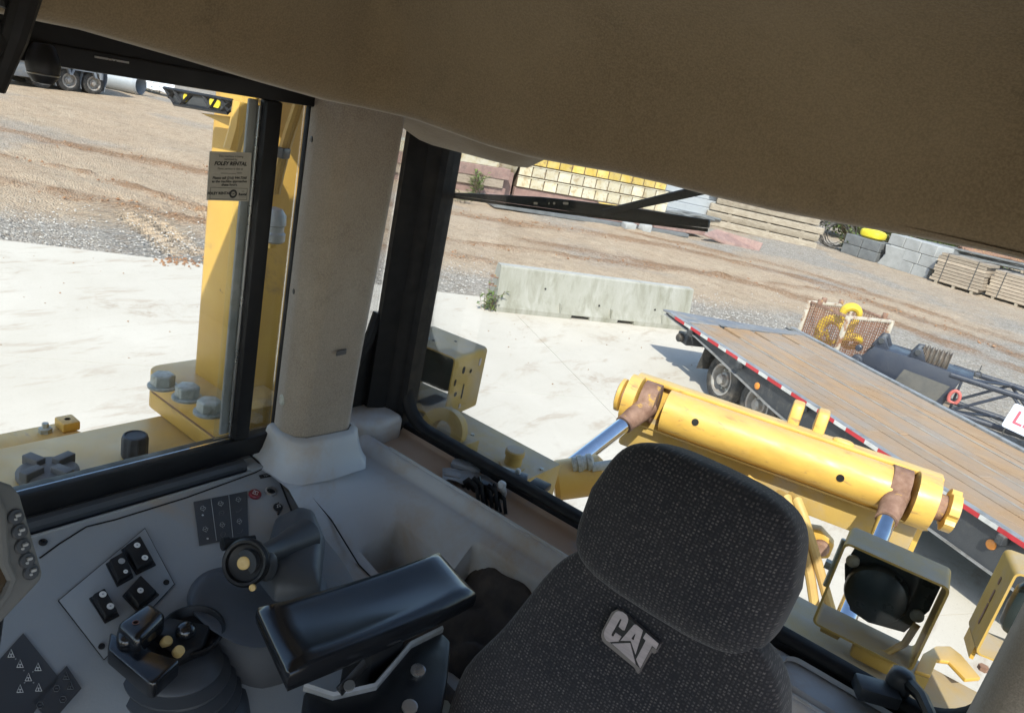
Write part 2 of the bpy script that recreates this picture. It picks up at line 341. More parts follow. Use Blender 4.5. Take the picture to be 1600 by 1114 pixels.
def ground():
    x0, x1, y0, y1, st = -46, 6, -4, 48, .22
    nx, ny = int((x1-x0)/st), int((y1-y0)/st)
    xs = [-400, -150, -80] + [x0+st*i for i in range(nx+1)] + [30, 100, 400]
    ys = [-400, -100, -30] + [y0+st*i for i in range(ny+1)] + [80, 160, 500]
    xs = sorted(xs+[-15.6+.05*i for i in range(84) if abs(((-15.6+.05*i)-x0)/st % 1) > .05]); ys = sorted(ys+[6.3+.05*i for i in range(72) if abs(((6.3+.05*i)-y0)/st % 1) > .05])
    TR = [(V((-14.7, 7.5)), V((-11.75, 6.95)), .36), (V((-15.3, 9.5)), (V((-12.3, 8.2))), .32)]
    vs, mud, grv, trk = [], [], [], []
    for y in ys:
        for x in xs:
            d = out_d((x, y)); inner = x0 <= x <= x1 and y0 <= y <= y1
            z = -.14 if d < -.3 else -.035 + .03*fbm(x, y, .8) + .10*smooth01(d/6)*fbm(x, y, .22) + .022*smooth01(d/2)*fbm(x, y, 2.3, 2) + .05*smooth01(d/4)
            m = g = t = 0
            if inner and d > -.3:
                g = math.exp(-max(0, edge_d((x, y))-1.2)/1.1)*.95 + smooth01((fbm(x, y, .16)-.05)*2.2)*.55 + .45*smooth01((y-.2*x-24)/8)
                for q, wd in zip(RUTS, RW):
                    dd = min(seg_d((x, y), a, b) for a, b in zip(q, q[1:])) + .5*abs(fbm(x, y, .9)) + .2*fbm(x, y, 2.6)
                    m = max(m, math.exp(-(max(0, dd)/wd)**2)*(.95+.35*fbm(x, y, .5)))
                    if dd < 1: z += (.05+.03*fbm(x, y, 2.8, 2))*math.cos(dd*5.5)*math.exp(-dd*dd*3)
                for p0, p1, w in TR:
                    dv = (p1-p0).normalized(); q = V((x, y))-p0; al = q.dot(dv); ac = abs(q.x*-dv.y+q.y*dv.x)
                    if 0 < al < (p1-p0).length and ac < w*1.3:
                        k = smooth01((w*1.3-ac)/.12)*(.75+.5*fbm(x, y, 1.7)); z += k*(.034*math.sin(2*math.pi*al/.24+.5*fbm(x, y, 1.2))-.012); g *= 1-.45*k; m = max(m, .3*k)
                td = seg_d((x, y), (-14.6, 7.3), (-11.8, 6.8)); t = 1 if td < .75 else max(0, 1-(td-.75)*2)
                for p0, p1, w in TR:
                    dv = (p1-p0).normalized(); q = V((x, y))-p0; al = q.dot(dv); ac = abs(q.x*-dv.y+q.y*dv.x)
                    if 0 < al < (p1-p0).length and ac < w*1.3:
                        k = smooth01((w*1.3-ac)/.12)*(.75+.5*fbm(x, y, 1.7)); z += k*(.034*math.sin(2*math.pi*al/.24+.5*fbm(x, y, 1.2))-.012); g *= 1-.45*k; m = max(m, .3*k)
                td = seg_d((x, y), (-11.8, 8.6), (-14.8, 9.4)); t = max(t, .6*max(0, 1-td))
            z = min(z, .3) if d > .4 else min(z, -.012)
            vs.append((x, y, z)); mud.append(m); grv.append(g); trk.append(t)
    W_ = len(xs)
    fs = [(j*W_+i, j*W_+i+1, (j+1)*W_+i+1, (j+1)*W_+i) for j in range(len(ys)-1) for i in range(W_-1)]
    me = bpy.data.meshes.new('ground'); me.from_pydata(vs, [], fs)
    for nme, arr in (('mud', mud), ('gravel', grv), ('track', trk)):
        a = me.attributes.new(nme, 'FLOAT', 'POINT'); a.data.foreach_set('value', arr)
    me.materials.append(mt['ground'])
    for p in me.polygons: p.use_smooth = True
    o = bpy.data.objects.new('ground', me); COL.objects.link(o); tag(o, kind='structure', label='beige dirt and grey gravel yard ground with brown wheel ruts')
ground()

def smat():
    m, n, bs = new_mat('pale_concrete'); p = coords(n, 'World')
    f1 = noise_tex(n, p, .5, 7, .6); f2 = noise_tex(n, p, 4.5, 8, .72, .5); f3 = noise_tex(n, p, 46, 3, .6)
    c = mix(n, ramp(n, f1, [(.3, 0), (.7, 1)]), (.46, .42, .355), (.53, .49, .425))
    stv = noise_tex(n, coords(n, 'World', (1.8, .55, 1), (0, 0, R_(22))), 1.7, 8, .7, .3)
    c = mix(n, ramp(n, stv, [(.54, 0), (.76, .8)]), c, (.31, .235, .165))
    blot = noise_tex(n, p, .9, 6, .6)
    c = mix(n, math_(n, 'MULTIPLY', ramp(n, blot, [(.56, 0), (.7, 1)]), ramp(n, f2, [(.45, 0), (.65, .7)])), c, (.28, .21, .145))
    c = mix(n, ramp(n, f3, [(.28, .55), (.38, 0)]), c, (.26, .21, .15))
    n.links.new(c, bs.inputs['Base Color']); bs.inputs['Roughness'].default_value = .85; bs.inputs['Specular IOR Level'].default_value = .3
    bump(n, bs, math_(n, 'ADD', f2, math_(n, 'MULTIPLY', f3, .5)), .25, .01); return m
mt['slab'] = smat()
def slab():
    root = bpy.data.objects.new('concrete_slab', None); COL.objects.link(root); ORG[root] = V((0, 0, 0))
    tag(root, 'pale cast concrete slab with saw cut joints beside the dirt yard', kind='structure')
    s0 = edge_s(at(815, 500, z=0)); L = 4.6; g = .0035
    for i in range(-6, 5):
        for j in range(7):
            a, b2 = s0+i*L+g, min(s0+(i+1)*L-g, SEND)
            if b2-a < .3: continue
            c, d = -j*L-g, -(j+1)*L+g
            pts = [E0+ED*a+EN*c, E0+ED*b2+EN*c, E0+ED*b2+EN*d, E0+ED*a+EN*d]
            B().prism([p+V((0, 0, -.13)) for p in pts], (0, 0, .13)).build('slab_panel', mt['slab'], root, smooth=0)
slab()

# loose stones and clods
mt['stone'] = M_('loose_stone', (.34, .32, .29), .9, col2=(.5, .47, .43), nscale=4, spread=(.3, .7))
mt['clodlight'] = M_('dry_dirt_ridge', (.42, .31, .2), .95, col2=(.33, .23, .145), nscale=7)
mt['clod'] = M_('mud_clod', (.22, .11, .055), .95, col2=(.3, .17, .09), nscale=3)
def stones(name, pts, mat, label, cat):
    b = B()
    for (x, y, z, r) in pts:
        k = [V((random.uniform(.6, 1), 0, 0)) for _ in range(6)]
        d = [V((1, 0, 0)), V((-1, 0, 0)), V((0, 1, 0)), V((0, -1, 0)), V((0, 0, .7)), V((0, 0, -.4))]
        q = Matrix.Rotation(random.uniform(0, 6), 3, 'Z')
        b.add([V((x, y, z)) + q @ (d[i]*r*k[i].x) for i in range(6)], [(0, 2, 4), (2, 1, 4), (1, 3, 4), (3, 0, 4), (2, 0, 5), (1, 2, 5), (3, 1, 5), (0, 3, 5)])
    o = b.build(name, mat, smooth=0); tag(o, label, cat, kind='stuff')
pts = []
for _ in range(2600):
    s, d = random.uniform(-8, 14), abs(random.gauss(0, 1.6))+.05; p = E0+ED*s+EN*d
    pts.append((p.x, p.y, .0+.01*smooth01(d), random.uniform(.012, .035)))
stones('gravel', pts, mt['stone'], 'loose grey gravel lying along the edge of the slab', 'gravel')
pts = []
for q, wd in zip(RUTS[:3], RW):
    for a, b in zip(q, q[1:]):
        a, b = V(a), V(b); nn = int((b-a).length*14)
        for _ in range(nn):
            p = a+(b-a)*random.random(); o = V((random.gauss(0, wd*.5), random.gauss(0, wd*.5)))
            p = p+o
            if edge_d(p) > .5: pts.append((p.x, p.y, .03, random.uniform(.02, .075)*random.random()**.5))
for c in ((-11.35, 6.55), (-9.55, 7.2)):
    for _ in range(90): pts.append((c[0]+random.gauss(0, .14), c[1]+random.gauss(0, .2), .008, random.uniform(.01, .045)))
for _ in range(160):
    p = E0+ED*random.uniform(-6, 8)-EN*random.uniform(.1, 4.5); pts.append((p.x, p.y, .005, random.uniform(.006, .02)))
stones('mud_clods', pts, mt['clod'], 'broken brown mud clods thrown up along the wheel ruts', 'mud')

# ------------------------------------------------------------------ plants
def leafmat(name, a, b):
    m, n, bs = new_mat(name); oi = N(n, 'ShaderNodeNewGeometry')
    c = mix(n, oi.outputs['Random Per Island'], a, b); n.links.new(c, bs.inputs['Base Color']); bs.inputs['Roughness'].default_value = .6
    bs.inputs['Subsurface Weight'].default_value = 0; return m
mt['leaf'] = leafmat('weed_leaf', (.06, .11, .02), (.16, .2, .05))
mt['leaf2'] = leafmat('bush_leaf', (.035, .075, .015), (.11, .15, .03))
mt['bark'] = M_('bark', (.12, .085, .055), .9)
def leaf(b, p, d, L, w):
    d = V(d).normalized(); sd = d.cross(V((0, 0, 1)))
    if sd.length < .05: sd = V((1, 0, 0))
    sd.normalize(); p = V(p); up = sd.cross(d)
    b.add([p, p+d*L*.5+sd*w+up*L*.06, p+d*L, p+d*L*.5-sd*w+up*L*.06, p+d*L*.5-up*.03*L], [(0, 1, 4), (1, 2, 4), (2, 3, 4), (3, 0, 4)])
def weed(loc, h, n, spread, label, group=None, name='weed_clump', mat='leaf'):
    loc = V(loc); t = thing(name, loc, label, 'weed', group); st, lf = B(), B()
    for k in range(n):
        a = random.uniform(0, 6.28); r = spread*random.random()**.6
        base = loc+V((math.cos(a)*r*.5, math.sin(a)*r*.5, -.03)); tip = loc+V((math.cos(a)*r, math.sin(a)*r, h*random.uniform(.5, 1)))
        st.tube([base, (base+tip)/2+V((0, 0, h*.08)), tip], h*.012, 4)
        for q in range(5):
            f = .25+.75*q/4; aa = random.uniform(0, 6.28); p = base+(tip-base)*f
            leaf(lf, p, (math.cos(aa), math.sin(aa), random.uniform(-.1, .7)), h*random.uniform(.2, .42), h*random.uniform(.04, .075))
    st.build('stem', mt['bark'], t, smooth=0); lf.build('leaves', mt[mat], t, smooth=0); return t

# ------------------------------------------------------------------ concrete barrier
mt['barrier'] = M_('weathered_barrier', (.27, .265, .225), .9, col2=(.33, .325, .29), nscale=2.2, scale=(1, 1, .22), grime=(.19, .185, .14), gscale=4.5, gspread=(.44, .68), chips=(.13, .125, .1, 7, .68), dust=(.42, .41, .39, .8), bscale=45, bstr=.5, bdist=.006)
def barrier():
    a, bb = at(775, 487, z=0), at(1075, 517, z=0); ex = (bb-a).normalized(); ey = V((-ex.y, ex.x, 0)); ey = ey if ey.dot(a) > 0 else -ey
    L = (bb-a).length; loc = a+ex*L/2+ey*.3
    t = thing('concrete_barrier', (loc.x, loc.y, 0), 'weathered grey concrete road barrier with two forklift slots on slab edge', 'barrier')
    H = .83
    def prof(zb, ins=0): return [(0, zb), (0, .09), (.1, .26), (.19, H-.03), (.215, H), (.385, H), (.41, H-.03), (.5, .26), (.6, .09), (.6, zb)]
    b = B(); xs = [(0, .003), (.012, 0), (L*.36, 0), (L*.362, .075), (L*.455, .075), (L*.457, 0), (L*.6, 0), (L*.602, .075), (L*.69, .075), (L*.692, 0), (L-.012, 0), (L, .003)]
    full = []
    for i in range(len(xs)-1):
        full += [(lerp(xs[i][0], xs[i+1][0], k/4), max(xs[i][1], xs[i+1][1]) if xs[i][1] == xs[i+1][1] else lerp(xs[i][1], xs[i+1][1], k/4)) for k in range(4)]
    full.append(xs[-1]); rings = []
    for x, zb in full: rings.append([a+ex*x+ey*y+V((0, 0, z)) for y, z in prof(zb)])
    b.loft(rings)
    b.build('body', mt['barrier'], t, smooth=25)
    for z in (.42, .58):
        p = a+ex*.02+ey*.3+V((0, 0, z))
        B().tube([p-ey*.07, p-ey*.07-ex*.1, p-ex*.15, p+ey*.07-ex*.1, p+ey*.07], .011, 7).build('rebar_loop', mt['rust'], t)
    for x in (L*.3, L*.56, L*.84):
        B().box(a+ex*x+ey*.03+V((0, 0, .19)), (.012, .1, .16), math.atan2(ex.y, ex.x)).build('cast_rib', mt['barrier'], t, bevel=.004)
    for x, z in ((L*.22, .5), (L*.5, .3), (L*.8, .34)):
        h = B(); h.lathe([(.018, 0), (.018, .012)], a+ex*x+ey*(.1+.09*(z-.26)/.54-.006)+V((0, 0, z)), -ey, 8); h.build('lifting_hole', mt['rubber'], t)
    return a, ex, ey, L
bar_a, bar_x, bar_y, bar_L = barrier()
p = bar_a-bar_x*.12+bar_y*.1
weed((p.x, p.y, -.03), .42, 16, .28, 'leafy green weeds growing at the loop end of the concrete barrier')

# ------------------------------------------------------------------ flatbed trailer
def wmat():
    m, n, bs = new_mat('weathered_deck_wood'); vec = coords(n, 'Object'); oi = N(n, 'ShaderNodeObjectInfo')
    ang = math.atan2(-.561, .828)
    g = noise_tex(n, coords(n, 'Object', (.7, 11, 4), (0, 0, -ang)), 3.2, 9, .8, 1.2)
    c = ramp(n, g, [(.25, (.07, .048, .03)), (.42, (.25, .165, .1)), (.58, (.36, .25, .155)), (.8, (.43, .345, .25))])
    c = mix(n, math_(n, 'MULTIPLY', ramp(n, noise_tex(n, vec, 1.1, 5, .6), [(.38, 0), (.6, 1)]), .8), c, (.27, .24, .21))
    c = mix(n, math_(n, 'MULTIPLY', oi.outputs['Random'], .45), c, (.42, .25, .12))
    n.links.new(c, bs.inputs['Base Color']); bs.inputs['Roughness'].default_value = .9; bs.inputs['Specular IOR Level'].default_value = .2
    bump(n, bs, g, .8, .012); return m
mt['deck'] = wmat()
mt['trailer'] = M_('charcoal_trailer_steel', (.035, .038, .043), .55, col2=(.05, .053, .057), nscale=3, grime=(.1, .095, .085), gscale=5, gspread=(.56, .72), dust=(.3, .28, .25, .6), bscale=60, bstr=.15)
mt['alu'] = M_('grey_rail', (.3, .3, .3), .5, metal=.3, col2=(.24, .24, .235), nscale=8, grime=(.15, .14, .12), gscale=6)
mt['plate'] = M_('tail_plate', (.17, .175, .19), .55, metal=.2, col2=(.22, .21, .2), nscale=2, grime=(.3, .26, .21), gscale=3, gspread=(.5, .68))
mt['tape_r'] = M_('red_tape', (.5, .03, .04), .4, col2=(.42, .025, .03)); mt['tape_w'] = M_('white_tape', (.6, .59, .56), .4, col2=(.45, .44, .42))
mt['tyre'] = M_('tyre_rubber', (.028, .027, .026), .85, col2=(.045, .042, .038), nscale=10, grime=(.16, .13, .1), gscale=6, gspread=(.5, .75))
mt['rim'] = M_('grey_rim', (.36, .345, .32), .55, metal=.2, col2=(.28, .25, .22), nscale=7, grime=(.25, .16, .1), gscale=8)
mt['amber'] = M_('amber_lens', (.7, .25, .04), .3)
def wheel(parent, c, ax, r=.39, w=.22, name='wheel'):
    ax = V(ax).normalized(); c = V(c)
    k = r/.39
    ty = B(); n = 40
    prof = [(.235*k, -w/2*.8), (.27*k, -w/2), (.34*k, -w/2), (.375*k, -w/2*.82), (r, -w/2*.55), (r, -.01), (r-.012, -.006), (r-.012, .006), (r, .01), (r, w/2*.55), (.375*k, w/2*.82), (.34*k, w/2), (.27*k, w/2), (.235*k, w/2*.8)]
    ty.lathe(prof, c, ax, n, caps=False)
    wh = ty.build(name, mt['tyre'], parent, smooth=30)
    rm = B(); rm.lathe([(.235*k, -w*.42), (.245*k, w*.46), (.215*k, w*.44), (.2*k, w*.1), (.19*k, -.02), (.12*k, -.02), (.11*k, .05), (.0801*k, .06), (.075*k, .13), (.03*k, .14)], c, ax, 32)
    rm.build('rim', mt['rim'], wh, smooth=30)
    nb = B(); q = V((0, 0, 1)).rotation_difference(ax)
    for i in range(8):
        a = 2*math.pi*i/8; p = c+q @ V((.15*k*math.cos(a), .15*k*math.sin(a), -.02)); nb.lathe([(.016, 0), (.016, .045)], p, ax, 6)
    nb.build('wheel_nuts', mt['steel'], wh, smooth=0, kind='stuff')
    return wh
mt['deckgrey'] = M_('grey_worn_strip', (.3, .27, .23), .8, col2=(.22, .19, .16), nscale=6, grime=(.36, .27, .18), gscale=4)
def trailer():
    T0 = at(1036, 483, z=.9); T1 = at(1600, 850, z=.9)
    u = (T1-T0).normalized(); n = V((-u.y, u.x, 0)); ang = math.atan2(u.y, u.x); L, Wd, Z = 9.5, 2.62, .9
    t = thing('flatbed_trailer', (T0.x, T0.y, 0), 'flatbed trailer with weathered timber deck and red and white reflective side tape', 'trailer')
    def P(s, tt, z): return V((T0.x, T0.y, 0))+u*s+n*tt+V((0, 0, z))
    m = Matrix.Translation((T0.x, T0.y, 0)) @ Matrix.Rotation(ang, 4, 'Z')
    # planks: 11 rows between steel strips
    y = .13; rows = 12; pw = (Wd-.26)/rows
    for r in range(rows):
        if r in (3, 6, 9):
            B(m).box((L/2+.6, y+.03, Z-.016), (L-1.2, .045, .03)).build('deck_strip', mt['deckgrey'], t, smooth=0); wsh = .06
        else: wsh = 0
        s = .62+.1*random.random(); first = True
        while s < L-.1:
            e = min(L, s+random.choice((2.4, 3.2, 3.8)))
            dz = random.uniform(-.006, .004)
            B(m).box(((s+e)/2, y+wsh+(pw-wsh)/2, Z-.022+dz), (e-s-.008, pw-wsh-.012, .045)).build('deck_plank', mt['deck'], t, bevel=.005, seg=1, smooth=0)
            s = e
        y += pw
    b = B(m)   # tail plate with a pointed near corner
    b.prism([(0, 0, Z-.03), (.62, .1, Z-.03), (.62, Wd-.1, Z-.03), (.42, Wd, Z-.03), (.3, Wd*.6, Z-.03)], (0, 0, .034)).build('tail_plate', mt['plate'], t, bevel=.006, seg=1)
    for tt, nm in ((0, 'rub_rail'), (Wd-.09, 'rub_rail')):
        B(m).box((L/2+.1, tt+.045, Z-.005), (L-.2, .09, .05)).build(nm, mt['alu'], t, bevel=.006, seg=1)
    # deep tapering side beam with bright lower flange
    def low(s): return interp(s, [(0, Z-.06), (1.06, .8), (3.1, .55), (4.2, .47), (20, .47)])
    for tt in (.05, Wd-.06):
        ss = [.05, .5, 1.06, 2, 3.1, 4.2, 6, 8, L]
        bb = B(m)
        top = [V((s, tt, Z-.035)) for s in ss]; bot = [V((s, tt, low(s))) for s in ss]
        bb.prism(top+bot[::-1], (0, .02, 0)).build('side_beam', mt['trailer'], t, bevel=.003, seg=1, smooth=0)
        fl = B(m); fl.loft([[V((s, tt-.035, low(s)-.014)), V((s, tt+.06, low(s)-.014)), V((s, tt+.06, low(s)+.002)), V((s, tt-.035, low(s)+.002))] for s in ss])
        fl.build('lower_flange', mt['alu'], t, smooth=0)
    B(m).span((1.2, .12, Z-.05), (L, Wd-.12, Z-.07)).build('under_deck', mt['trailer'], t, smooth=0)
    for k in range(9):
        s = 1.3+k*.95; B(m).box((s, Wd/2, Z-.14), (.07, Wd-.2, .14)).build('cross_member', mt['trailer'], t, smooth=0)
    s = .42; k = 0
    while s < L-.3:
        l = .3 if k % 2 == 0 else .2
        B(m).box((s+l/2, -.004, Z-.01), (l-.004, .006, .046)).build('reflective_tape', mt['tape_r' if k % 2 == 0 else 'tape_w'], t, smooth=0)
        s += l; k += 1
    for s in (.95, 2.3, 3.7, 5.1, 6.5, 7.9):
        B(m).box((s, -.002, Z-.075), (.07, .1, .09)).build('stake_pocket', mt['trailer'], t, bevel=.004, seg=1)
    for s, z in ((2.72, .69), (6.4, .70)):
        b = B(m); b.lathe([(.05, 0), (.048, .012), (.03, .022), (.0, .025)], (s, .05, z), (0, -1, 0), 20); b.build('marker_lamp', mt['amber'], t)
    for s in (1.78, 2.68):
        for tt in (.28, .54, Wd-.54, Wd-.28):
            c = P(s, tt, .391); wheel(t, c, -n if tt < 1 else n)
        B(m).tube([(s, .4, .391), (s, Wd-.4, .391)], .065, 10).build('axle', mt['trailer'], t)
        for tt in (.72, Wd-.72): B(m).box((s, tt, .6), (.16, .1, .46)).build('hanger', mt['trailer'], t, bevel=.01)
    mf = B(m); mf.prism([(1.22, .1, .34), (1.22, .62, .34), (1.3, .62, .82), (1.3, .1, .82)], (.012, 0, 0)); mf.build('mudflap', mt['tyre'], t, smooth=0)
    bm_ = B(m); bm_.box((.55, 1.0, .6), (.3, 1.7, .16)); bm_.build('rear_bumper', mt['trailer'], t, bevel=.015)
    B(m).lathe([(.06, 0), (.07, .02), (.07, .07), (.05, .09)], (.55, .15, .6), (0, -1, 0), 16).build('bumper_roller', mt['tyre'], t)
    B(m).box((.62, .8, .76), (.1, .12, .3)).build('bumper_bracket', mt['trailer'], t, smooth=0)
    # serial letters stencilled on the beam, scuffed plate
    B(m).box((5.62, .046, .62), (.34, .006, .2)).build('worn_plate', mt['alu'], t, smooth=0)
    for k, (w, h) in enumerate(((.02, .035), (.012, .02), (.03, .035), (.025, .035), (.03, .035), (.012, .035), (.03, .03))):
        B(m).box((5.2+k*.047, .047, .77), (w, .004, h)).build('stencil_mark', mt['greyprint'], t, smooth=0)
    # landing legs at the front carry the deck
    for tt in (.5, Wd-.5):
        B(m).span((8.6, tt-.06, .0), (8.72, tt+.06, Z-.05)).build('landing_leg', mt['trailer'], t, bevel=.008); B(m).box((8.66, tt, .012), (.28, .28, .024)).build('leg_foot', mt['trailer'], t)
    return P
TP = trailer()

# ------------------------------------------------------------------ rigging basket with yellow hook
mt['cagepaint'] = M_('peeling_white_frame', (.5, .45, .37), .7, col2=(.42, .36, .28), nscale=8, grime=(.24, .11, .05), gscale=5, gspread=(.5, .6))
mt['cagerust'] = M_('rusty_mesh', (.2, .09, .05), .85, col2=(.27, .13, .075), nscale=12)
mt['rigyellow'] = M_('rigging_yellow', (.6, .42, .03), .5, col2=(.5, .33, .03), nscale=9, grime=(.2, .12, .05), gscale=6, gspread=(.6, .75))
def basket():
    c4 = [V((-3.51, 15.06, 0)), V((-2.68, 14.71, 0)), V((-2.10, 15.80, 0)), V((-2.93, 16.15, 0))]
    cen = sum(c4, V())/4; H = 1.2; gz = .04
    t = thing('rigging_basket', (cen.x, cen.y, gz), 'rusty open top mesh basket with peeling white frame behind the trailer', 'basket')
    for i, p in enumerate(c4):
        q = c4[(i+1) % 4]; d = (q-p).normalized(); a = math.atan2(d.y, d.x)
        B().box(p+V((0, 0, (gz+H)/2)), (.07, .07, H-gz), a).build('post', mt['cagepaint'], t, bevel=.006)
        for z, nm in ((H-.02, 'top_rail'), (gz+.04, 'bottom_rail')):
            B().box((p+q)/2+V((0, 0, z)), ((q-p).length-.075, .055, .055), a).build(nm, mt['cagepaint' if i % 2 else 'rust'], t, bevel=.005)
        b = B(); L = (q-p).length; nrm = V((-d.y, d.x, 0))*.012
        for k in range(1, int(L/.055)): b.box(p+d*(k*.055)+V((0, 0, H/2)), (.009, .009, H-.1), a)
        for k in range(1, int(H/.055)): b.box((p+q)/2+nrm*.6+V((0, 0, k*.055)), (L-.06, .009, .009), a)
        b.build('mesh_wall', mt['cagerust'], t, smooth=0)
    b = B(); b.prism([p+V((0, 0, gz+.07)) for p in c4], (0, 0, .02)); b.build('floor_plate', mt['rust'], t, smooth=0)
    for p, d in ((c4[0]*.7+c4[3]*.3, 0), (c4[0]*.3+c4[1]*.0+c4[3]*.7, 0), (c4[2]*.8+c4[3]*.2, 0), (c4[1]*.25+c4[0]*.75, 0)):
        B().box(p+V((0, 0, H+.045)), (.1, .05, .1), .4).build('lifting_lug', mt['rust'], t, bevel=.015)
    # hook: torus arc with shank and point, leaning on the front corner
    def arc(cn, r, a0, a1, ex, ez, th, name, lab, cat, n=18, extra=None):
        ex, ez = V(ex).normalized(), V(ez).normalized(); o = thing(name, cn, lab, cat)
        pts = [V(cn)+ex*(r*math.cos(lerp(a0, a1, k/n)))+ez*(r*math.sin(lerp(a0, a1, k/n))) for k in range(n+1)]
        rs = [th*(.55+.45*math.sin(math.pi*k/n)) for k in range(n+1)]
        B().tube(pts, rs, 10).build('bow', mt['rigyellow'], o)
        if extra: extra(o, pts, ex, ez)
        return o
    def shank(o, pts, ex, ez):
        B().tube([pts[0], pts[0]-ez*.22-ex*.06, pts[0]-ez*.5-ex*.1], [.05, .07, .085], 10).build('shank', mt['rigyellow'], o)
        B().lathe([(.09, 0), (.11, .03), (.11, .13), (.08, .16)], pts[0]-ez*.58-ex*.12, (0, 0, 1), 16).build('swivel', mt['rigyellow'], o)
    p = c4[1]*.55+c4[3]*.45
    arc((p.x+.05, p.y-.15, 1.16), .15, R_(0), R_(230), (.93, .36, 0), (0, 0, 1), .085, 'crane_hook', 'yellow crane hook poking above the rim of the rusty basket', 'hook', extra=shank)
    def pin(o, pts, ex, ez):
        B().tube([pts[0]-ex*.0, pts[0]*.0+pts[-1]], .05, 10).build('pin', mt['rigyellow'], o)
    arc((-3.0, 15.35, .66), .28, R_(-40), R_(220), (.8, -.3, .4), (-.3, .2, .8), .1, 'bow_shackle', 'large yellow bow shackle lying inside the rusty basket', 'shackle', extra=pin)
    arc((-2.62, 15.25, .62), .2, R_(-30), R_(210), (.5, .85, -.3), (.6, -.2, .7), .085, 'bow_shackle', 'smaller yellow shackle standing in the basket corner under the hook', 'shackle', extra=pin)
    sp = B(); 
    for k in range(2): sp.tube([V((-3.3, 15.3, .3+.1*k)), V((-3.05, 15.15, .72)), V((-2.85, 15.35, .25))], .05, 8)
    sp.build('chain_sling', mt['rigyellow'], loc=(-3.05, 15.3, .2)); tag(bpy.data.objects['chain_sling'], 'bent yellow sling bars leaning on the basket mesh wall', 'sling')
basket()

